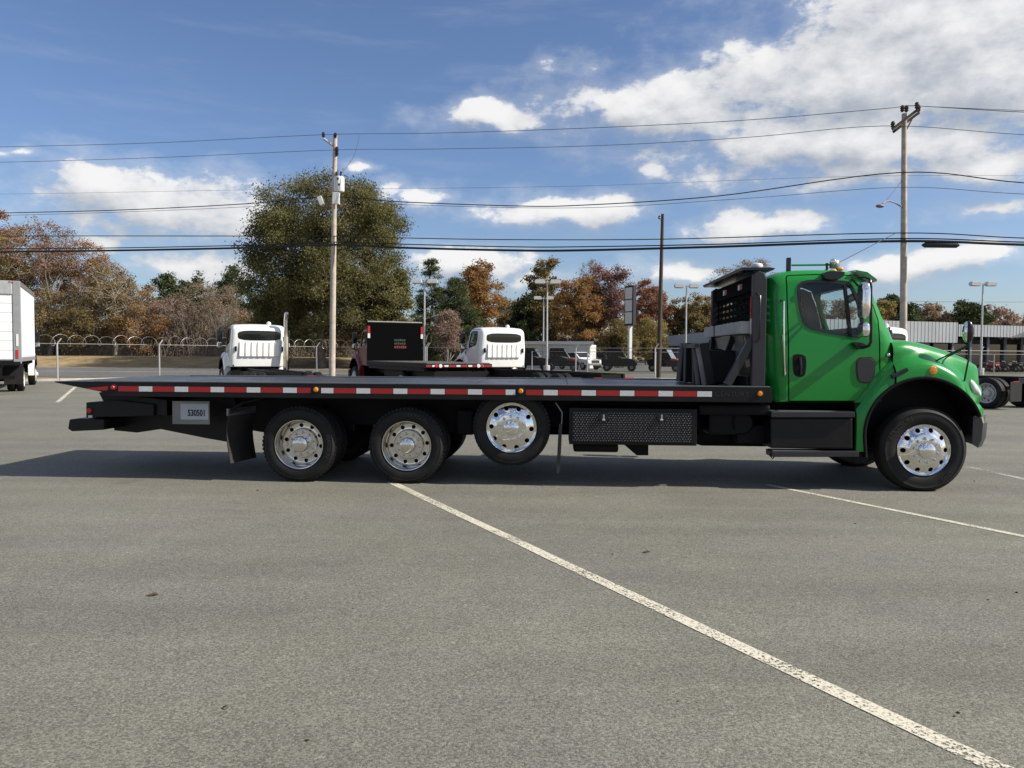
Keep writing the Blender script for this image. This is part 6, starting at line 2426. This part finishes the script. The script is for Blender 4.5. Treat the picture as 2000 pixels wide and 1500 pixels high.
# reflective tape: white and red pieces, lamps in between
YT = -HALF - .002
lamps = [(221, 757, 'red_lens'), (617, 761, 'amber'), (1017, 764, 'amber'), (1484, 769, 'amber')]
lx_ = [T(a, b, YT) for a, b, c in lamps]
zt0, zt1 = 1.118, 1.182
for s in (-1, 1):
    xe = TX(1391)
    x = xe
    k = 0
    while x > TX(232):
        ln = .178 if k % 2 == 0 else .279
        a_, b_ = x - ln, x
        segs_ = [(a_ + .003, b_ - .003)]
        for (lx0_, lz0_) in lx_:
            nw = []
            for (p0, p1) in segs_:
                l0, l1 = lx0_ - .065, lx0_ + .065
                if l1 <= p0 or l0 >= p1:
                    nw.append((p0, p1))
                else:
                    if l0 - p0 > .03:
                        nw.append((p0, l0))
                    if p1 - l1 > .03:
                        nw.append((l1, p1))
            segs_ = nw
        for (p0, p1) in segs_:
            MB().box(p0, p1, min(s * HALF, s * (HALF + .002)) - (0 if s > 0 else 0), max(s * HALF, s * (HALF + .002)), zt0, zt1).build('reflective_strip', M['white_tape' if k % 2 == 0 else 'red_tape'], bed_o)
        x -= ln
        k += 1
    MB().prism([T(166, 758, YT), T(211, 754.5, YT), T(211, 762.5, YT), T(194, 762.5, YT)], min(s * HALF, s * (HALF + .002)), max(s * HALF, s * (HALF + .002))).build('reflective_strip', M['red_tape'], bed_o)
    for (lx0_, lz0_), (_, _, mm_) in zip(lx_, lamps):
        if s < 0:
            lp = MB().lathe([(0, -.028), (.022, -.026), (.030, -.014), (.032, 0)], 18, (lx0_, -HALF, lz0_)).build('marker_lamp', M[mm_], bed_o, smooth=40)
            MB().lathe([(.032, -.006), (.044, -.006), (.047, 0), (.032, 0)], 18, (lx0_, -HALF - .0005, lz0_), close=True).build('lamp_grommet', M['rubber'], lp, smooth=40)
        else:
            MB().lathe([(0, .028), (.022, .026), (.030, .014), (.032, 0)], 18, (lx0_, HALF, lz0_)).build('marker_lamp', M[mm_], bed_o, smooth=40)
tm = text_mesh('CENTURY', .085, .002)
ct = T(1430, 770, YT)
for v in tm.vertices:
    x, y = v.co.x, v.co.y
    v.co = (ct[0] + x * 1.05, -HALF - .001 - abs(v.co.z), ct[1] + y)
link('lettering', tm, M['rubber_text'], bed_o)
# rear end: tail box, stinger bar, wedge
p = [T(x, y, -1.0) for x, y in [(197, 766), (230, 768), (330, 780), (330, 812), (232, 800), (205, 782)]]
MB().prism(p, -1.05, 1.05).build('tail_roller', BK, gt, bevel=.01)
tbp = [T(x, y, -1.1) for x, y in [(168, 786), (236, 782), (300, 790), (300, 812), (168, 816)]]
tl = MB().prism(tbp, -1.10, -.55).build('tail_lamp_box', BK, gt, bevel=.01)
MB().prism(tbp, .55, 1.10).build('tail_lamp_box', BK, gt, bevel=.01)
a_ = T(176, 802, -1.1)
MB().lathe([(0, -.03), (.03, -.028), (.035, 0)], 16, (a_[0] + .0, -1.10, a_[1])).build('tail_lamp', M['red_lens'], tl, smooth=40)
MB().box(a_[0] - .02, a_[0] + .03, -1.112, -1.1, a_[1] - .09, a_[1] - .06).build('reflector', M['white_tape'], tl)
sb_ = [T(x, y, -1.05) for x, y in [(145, 818), (160, 816), (212, 818), (212, 838), (150, 841), (142, 836)]]
MB().prism(sb_, -1.15, 1.15).build('rear_bumper', BK, gt, bevel=.012)
for s in (-1, 1):
    w_ = [T(x, y, -.75) for x, y in [(205, 782), (452, 776), (470, 870), (400, 858), (300, 838), (262, 846), (216, 842)]]
    MB().prism(w_, s * .62 - .05, s * .62 + .05).build('tail_gusset', BK, gt, bevel=.01)
w_ = [T(x, y, -.5) for x, y in [(220, 800), (330, 790), (330, 836), (262, 846), (222, 842)]]
MB().prism(w_, -.45, .45).build('wheel_lift', BK, gt, bevel=.02)
# licence plate bracket
a_, b_ = T(337, 783, -1.12), T(410, 829, -1.12)
lp = MB().box(a_[0], b_[0], -1.13, -1.115, b_[1], a_[1]).build('plate_bracket', M['grey_metal'], gt, bevel=.004)
MB().box(a_[0] + .11, b_[0] - .01, -1.137, -1.131, b_[1] + .06, a_[1] - .03).build('licence_plate', M['plate_white'], lp, bevel=.002)
tm = text_mesh('530501', .10, .001, .003)
pcx, pcz = (a_[0] + .11 + b_[0] - .01) / 2 + .03, (b_[1] + .06 + a_[1] - .03) / 2 - .02
for v in tm.vertices:
    x, y = v.co.x, v.co.y
    v.co = (pcx + x * .78, -1.138 - abs(v.co.z), pcz + y * 1.1)
link('plate_number', tm, M['ink'], lp)

# ---- headboard
XH = TX(1483)
zh = TZ(1485, 530, -1.2)
hb = MB()
for s in (-1, 1):
    pp = [(XH - .085, ZB1), (XH + .075, ZB1), (XH + .075, zh - .10), (XH + .04, zh - .02), (XH - .02, zh), (XH - .085, zh - .04)]
    MB().prism(pp, min(s * 1.17, s * 1.27), max(s * 1.17, s * 1.27)).build('headboard_post', M['post_grey'], gt, bevel=.012)
    MB().bar((XH - .05, s * 1.21, TZ(1470, 655, -1.2)), (XH - .36, s * 1.21, ZB1 + .02), .09, .075, (0, 1, 0)).build('headboard_brace', M['post_grey'], gt, bevel=.006)
    MB().tube([(XH - .05, s * 1.285, TZ(1483, 572)), (XH - .02, s * 1.33, TZ(1483, 572) - .04), (XH - .02, s * 1.33, TZ(1483, 668) + .04), (XH - .05, s * 1.285, TZ(1483, 668))], .012, 8).build('grab_handle', M['black_gloss'], gt, smooth=50)
    MB().box(XH - .095, XH - .086, s * 1.20 - .02, s * 1.20 + .02, zh - .55, zh - .30).build('reflective_strip', M['red_tape'], gt)
    MB().box(XH - .095, XH - .086, s * 1.20 - .02, s * 1.20 + .02, zh - .80, zh - .56).build('reflective_strip', M['white_tape'], gt)
hd = MB().box(XH - .05, XH + .05, -1.17, 1.17, zh - .22, zh - .03).build('headboard_beam', M['matte_black'], gt, bevel=.012)  # blacker than the posts: shade on the rear face put into the colour
for y in (-.45, .45):
    MB().box(XH - .056, XH - .051, y - .13, y, zh - .16, zh - .09).build('reflective_strip', M['red_tape'], hd)
    MB().box(XH - .056, XH - .051, y, y + .10, zh - .16, zh - .09).build('reflective_strip', M['white_tape'], hd)
# punched screen: bars leave square holes; shade on its rear face painted black
zs0, zs1 = TZ(1480, 648), zh - .22
for i in range(10):
    y = -1.10 + i * 2.2 / 9
    MB().box(XH - .003, XH + .003, y - .045, y + .045, zs0, zs1).build('screen_bar', M['matte_black'], hd)
for j in range(6):
    z = zs0 + .03 + j * (zs1 - zs0 - .06) / 5
    MB().box(XH - .0055, XH - .0035, -1.17, 1.17, z - .030, z + .030).build('screen_rail', M['matte_black'], hd)
MB().box(XH - .20, XH - .06, -1.17, .35, zs0 - .02, zs0 + .13).build('chain_tray', M['tray_alu'], gt, bevel=.01)
MB().box(XH - .20, XH - .06, .5, 1.17, zs0 - .02, zs0 + .13).build('chain_tray', M['tray_alu'], gt, bevel=.01)
# curved grey guard below the tray
gs = []
for t in np.linspace(0, 1, 8):
    gs.append([(XH - .10 + .03 * math.sin(t * PI), -.85 + .25 * t, zs0 - .03 - .42 * t), (XH - .10 + .03 * math.sin(t * PI), .9 - .45 * t, zs0 - .03 - .42 * t), (XH - .08 + .03 * math.sin(t * PI), .9 - .45 * t, zs0 - .03 - .42 * t), (XH - .08 + .03 * math.sin(t * PI), -.85 + .25 * t, zs0 - .03 - .42 * t)])
loft(gs).build('cable_guard', M['grey_metal'], gt, smooth=40)
# light bar on top
lb = []
zl = zh + .015
for yv in np.linspace(-1.22, 1.22, 19):
    k = 1 - abs(yv / 1.22) ** 6
    zc = zl + .05
    lb.append([(XH - .22, yv, zl + .03), (XH - .20, yv, zl), (XH + .16, yv, zl), (XH + .18, yv, zl + .02), (XH + .12, yv, zl + .03 + .05 * k), (XH - .12, yv, zl + .03 + .05 * k)])
lbo = loft(lb).build('light_bar', M['black_gloss'], gt, smooth=35)
for y in (-1.0, 1.0):
    MB().lathe([(.07, 0), (.072, .02), (.06, .04), (.03, .05), (0, .053)], 18, (XH + .02, y, zl + .055), 'z').build('light_dome', M['white_tape'], lbo, smooth=40)
# winch, and upright stands on the front of the deck
MB().lathe([(0, -.42), (.20, -.42), (.20, -.38), (.12, -.36), (.12, .36), (.20, .38), (.20, .42), (0, .42)], 24, (XH - .32, 0, ZB1 + .26)).build('winch', cha, gt, smooth=30)
MB().box(XH - .48, XH - .12, -.62, -.44, ZB1 + .0, ZB1 + .44).build('winch_motor', cha, gt, bevel=.04)
MB().box(XH - .48, XH - .12, .44, .62, ZB1 + .0, ZB1 + .40).build('winch_bracket', cha, gt, bevel=.04)
MB().box(XH - .10, XH + .02, -1.1, 1.1, ZB1, ZB1 + .12).build('bed_stop', BK, gt, bevel=.01)
for (pxa, pxt, yv, w_) in ((1334, 1342, .35, .10), (1345, 1347, .10, .05), (1363, 1362, -.25, .05), (1374, 1366, -.45, .10), (1388, 1374, -.60, .12)):
    x0_, xt_ = T(pxa, 745, yv)[0], T(pxt, 668, yv)[0]
    zt_ = T(pxa, 670, yv)[1]
    st = MB().bar((x0_, yv, ZB1), (xt_, yv, zt_), .10, w_, (0, 1, 0)).build('dolly_stand', BK, gt, bevel=.008)
    MB().bar((x0_ - w_ / 2 - .004, yv, ZB1), (xt_ - w_ / 2 - .004, yv, zt_), .09, .008, (0, 1, 0)).build('stand_lit_edge', M['grey_metal'], st)  # pale strip stands in for light catching the stand's edge
MB().bar((T(1345, 690, -.05)[0], -.65, T(1345, 676, -.05)[1]), (T(1345, 690, -.05)[0], .5, T(1345, 676, -.05)[1]), .05, .05).build('stand_rail', M['post_grey'], gt)
MB().bar((T(1398, 690, -.3)[0], -.33, ZB1 + .02), (XH - .10, -.33, ZB1 + .62), .07, .06, (0, 1, 0)).build('cable_arm', BK, gt, bevel=.005)
MB().bar((T(1388, 690, .8)[0], .9, ZB1 + .02), (XH - .10, .9, ZB1 + .72), .07, .06, (0, 1, 0)).build('cable_arm', BK, gt, bevel=.005)

# ---- wheels of the green truck


def arc_text(txt, r, mid_deg, size, parent, yoff=-.003):
    me = text_mesh(txt, size, .0015, .002)
    th0 = math.radians(mid_deg)
    for v in me.vertices:
        x, y, z = v.co
        th = th0 - x / r
        rad = r + y
        v.co = (rad * math.cos(th), yoff - abs(z), rad * math.sin(th))
    link('lettering', me, M['rubber_text'], parent)


w = add_wheel(gt, T(1806, 882, -1.17)[0], -1.17, .498, 'convex', 'tyre51', rot=.2)
arc_text('HATISUN', .405, 148, .085, w)
arc_text('L2502', .405, -38, .06, w)
add_wheel(gt, T(1806, 882, -1.17)[0], 1.17, .498, 'convex', 'tyre51', far=True)
for i, (px, py) in enumerate(((583, 866), (793.5, 865))):
    x = T(px, py, -1.215)[0]
    w = add_wheel(gt, x, -1.215, .471, 'dish', 'tyre48', dual=True, rot=.4 + i, metal='satin_alu')
    arc_text('HATISUN', .385, 20 + i * 130, .07, w)
    add_wheel(gt, x, 1.215, .471, 'dish', 'tyre48', far=True, dual=True)
x, z = T(998.8, 835.5, -1.215)
add_wheel(gt, x, -1.215, z, 'convex', 'tyre48', rot=.9)
add_wheel(gt, x, 1.215, z, 'convex', 'tyre48', far=True)

# ------------------------------------------------------------------ litter on the asphalt
M['dead_leaf'] = mat('dead leaf', (0.09, 0.06, 0.04), 0.9)
M['stone'] = mat('pale stone', (0.34, 0.33, 0.30), 0.9)
M['tar'] = mat('dark clod', (0.03, 0.028, 0.025), 0.9)


def leaf_litter(px, py, s, a, label):
    p = on_ground(px, py)
    mb = MB()
    c, q = math.cos(a), math.sin(a)
    pts = [(-1, 0, .004), (-.3, .32, .012), (.5, .28, .020), (1, 0, .008), (.5, -.25, .016), (-.3, -.3, .006)]
    vs = [(s * (x * c - y * q), s * (x * q + y * c), z) for x, y, z in pts] + [(s * (x * c - y * q), s * (x * q + y * c), z + .002) for x, y, z in pts]
    fs = [(0, 1, 2, 3, 4, 5), (11, 10, 9, 8, 7, 6)] + [(i, (i + 1) % 6, 6 + (i + 1) % 6, 6 + i) for i in range(6)]
    o = mb.add(vs, fs).build('dead_leaf', M['dead_leaf'])
    o.location = p
    return tag(o, label, 'leaf')


def stone(px, py, s, m, label, cat='stone'):
    s *= 0.65
    p = on_ground(px, py)
    rr = random.Random(int(px))
    mb = MB().ball((0, 0, s * .35), s, (1, .8, .55), 7, 5)
    mb.v = [(x * rr.uniform(.8, 1.15), y * rr.uniform(.8, 1.15), z) for x, y, z in mb.v]
    o = mb.build('pebble', M[m])
    o.location = p
    return tag(o, label, cat, 'pebbles on the asphalt')


leaf_litter(298, 1164, .04, .2, 'curled dead leaf on open asphalt below the rear wheels')
leaf_litter(440, 1385, .02, -.5, 'small dead leaf on the near asphalt')
leaf_litter(1262, 1080, .035, .1, 'dead leaf on the asphalt between the two painted lines')
for px, py, s in ((1872, 1393, .014), (1864, 1400, .009), (1986, 1158, .016), (1930, 1172, .012), (1324, 1370, .008), (600, 1447, .014), (1670, 1023, .014), (1196, 1083, .012), (503, 958, .018), (1903, 940, .016), (690, 1189, .008)):
    stone(px, py, s, 'tar', 'tiny dark clod lying on the open asphalt before the truck')
for px, py, s in ((444, 1127, .010), (228, 1155, .009), (645, 1355, .009), (712, 1143, .008), (1462, 1167, .008)):
    stone(px, py, s, 'stone', 'tiny pale stone lying on the open asphalt before the truck')
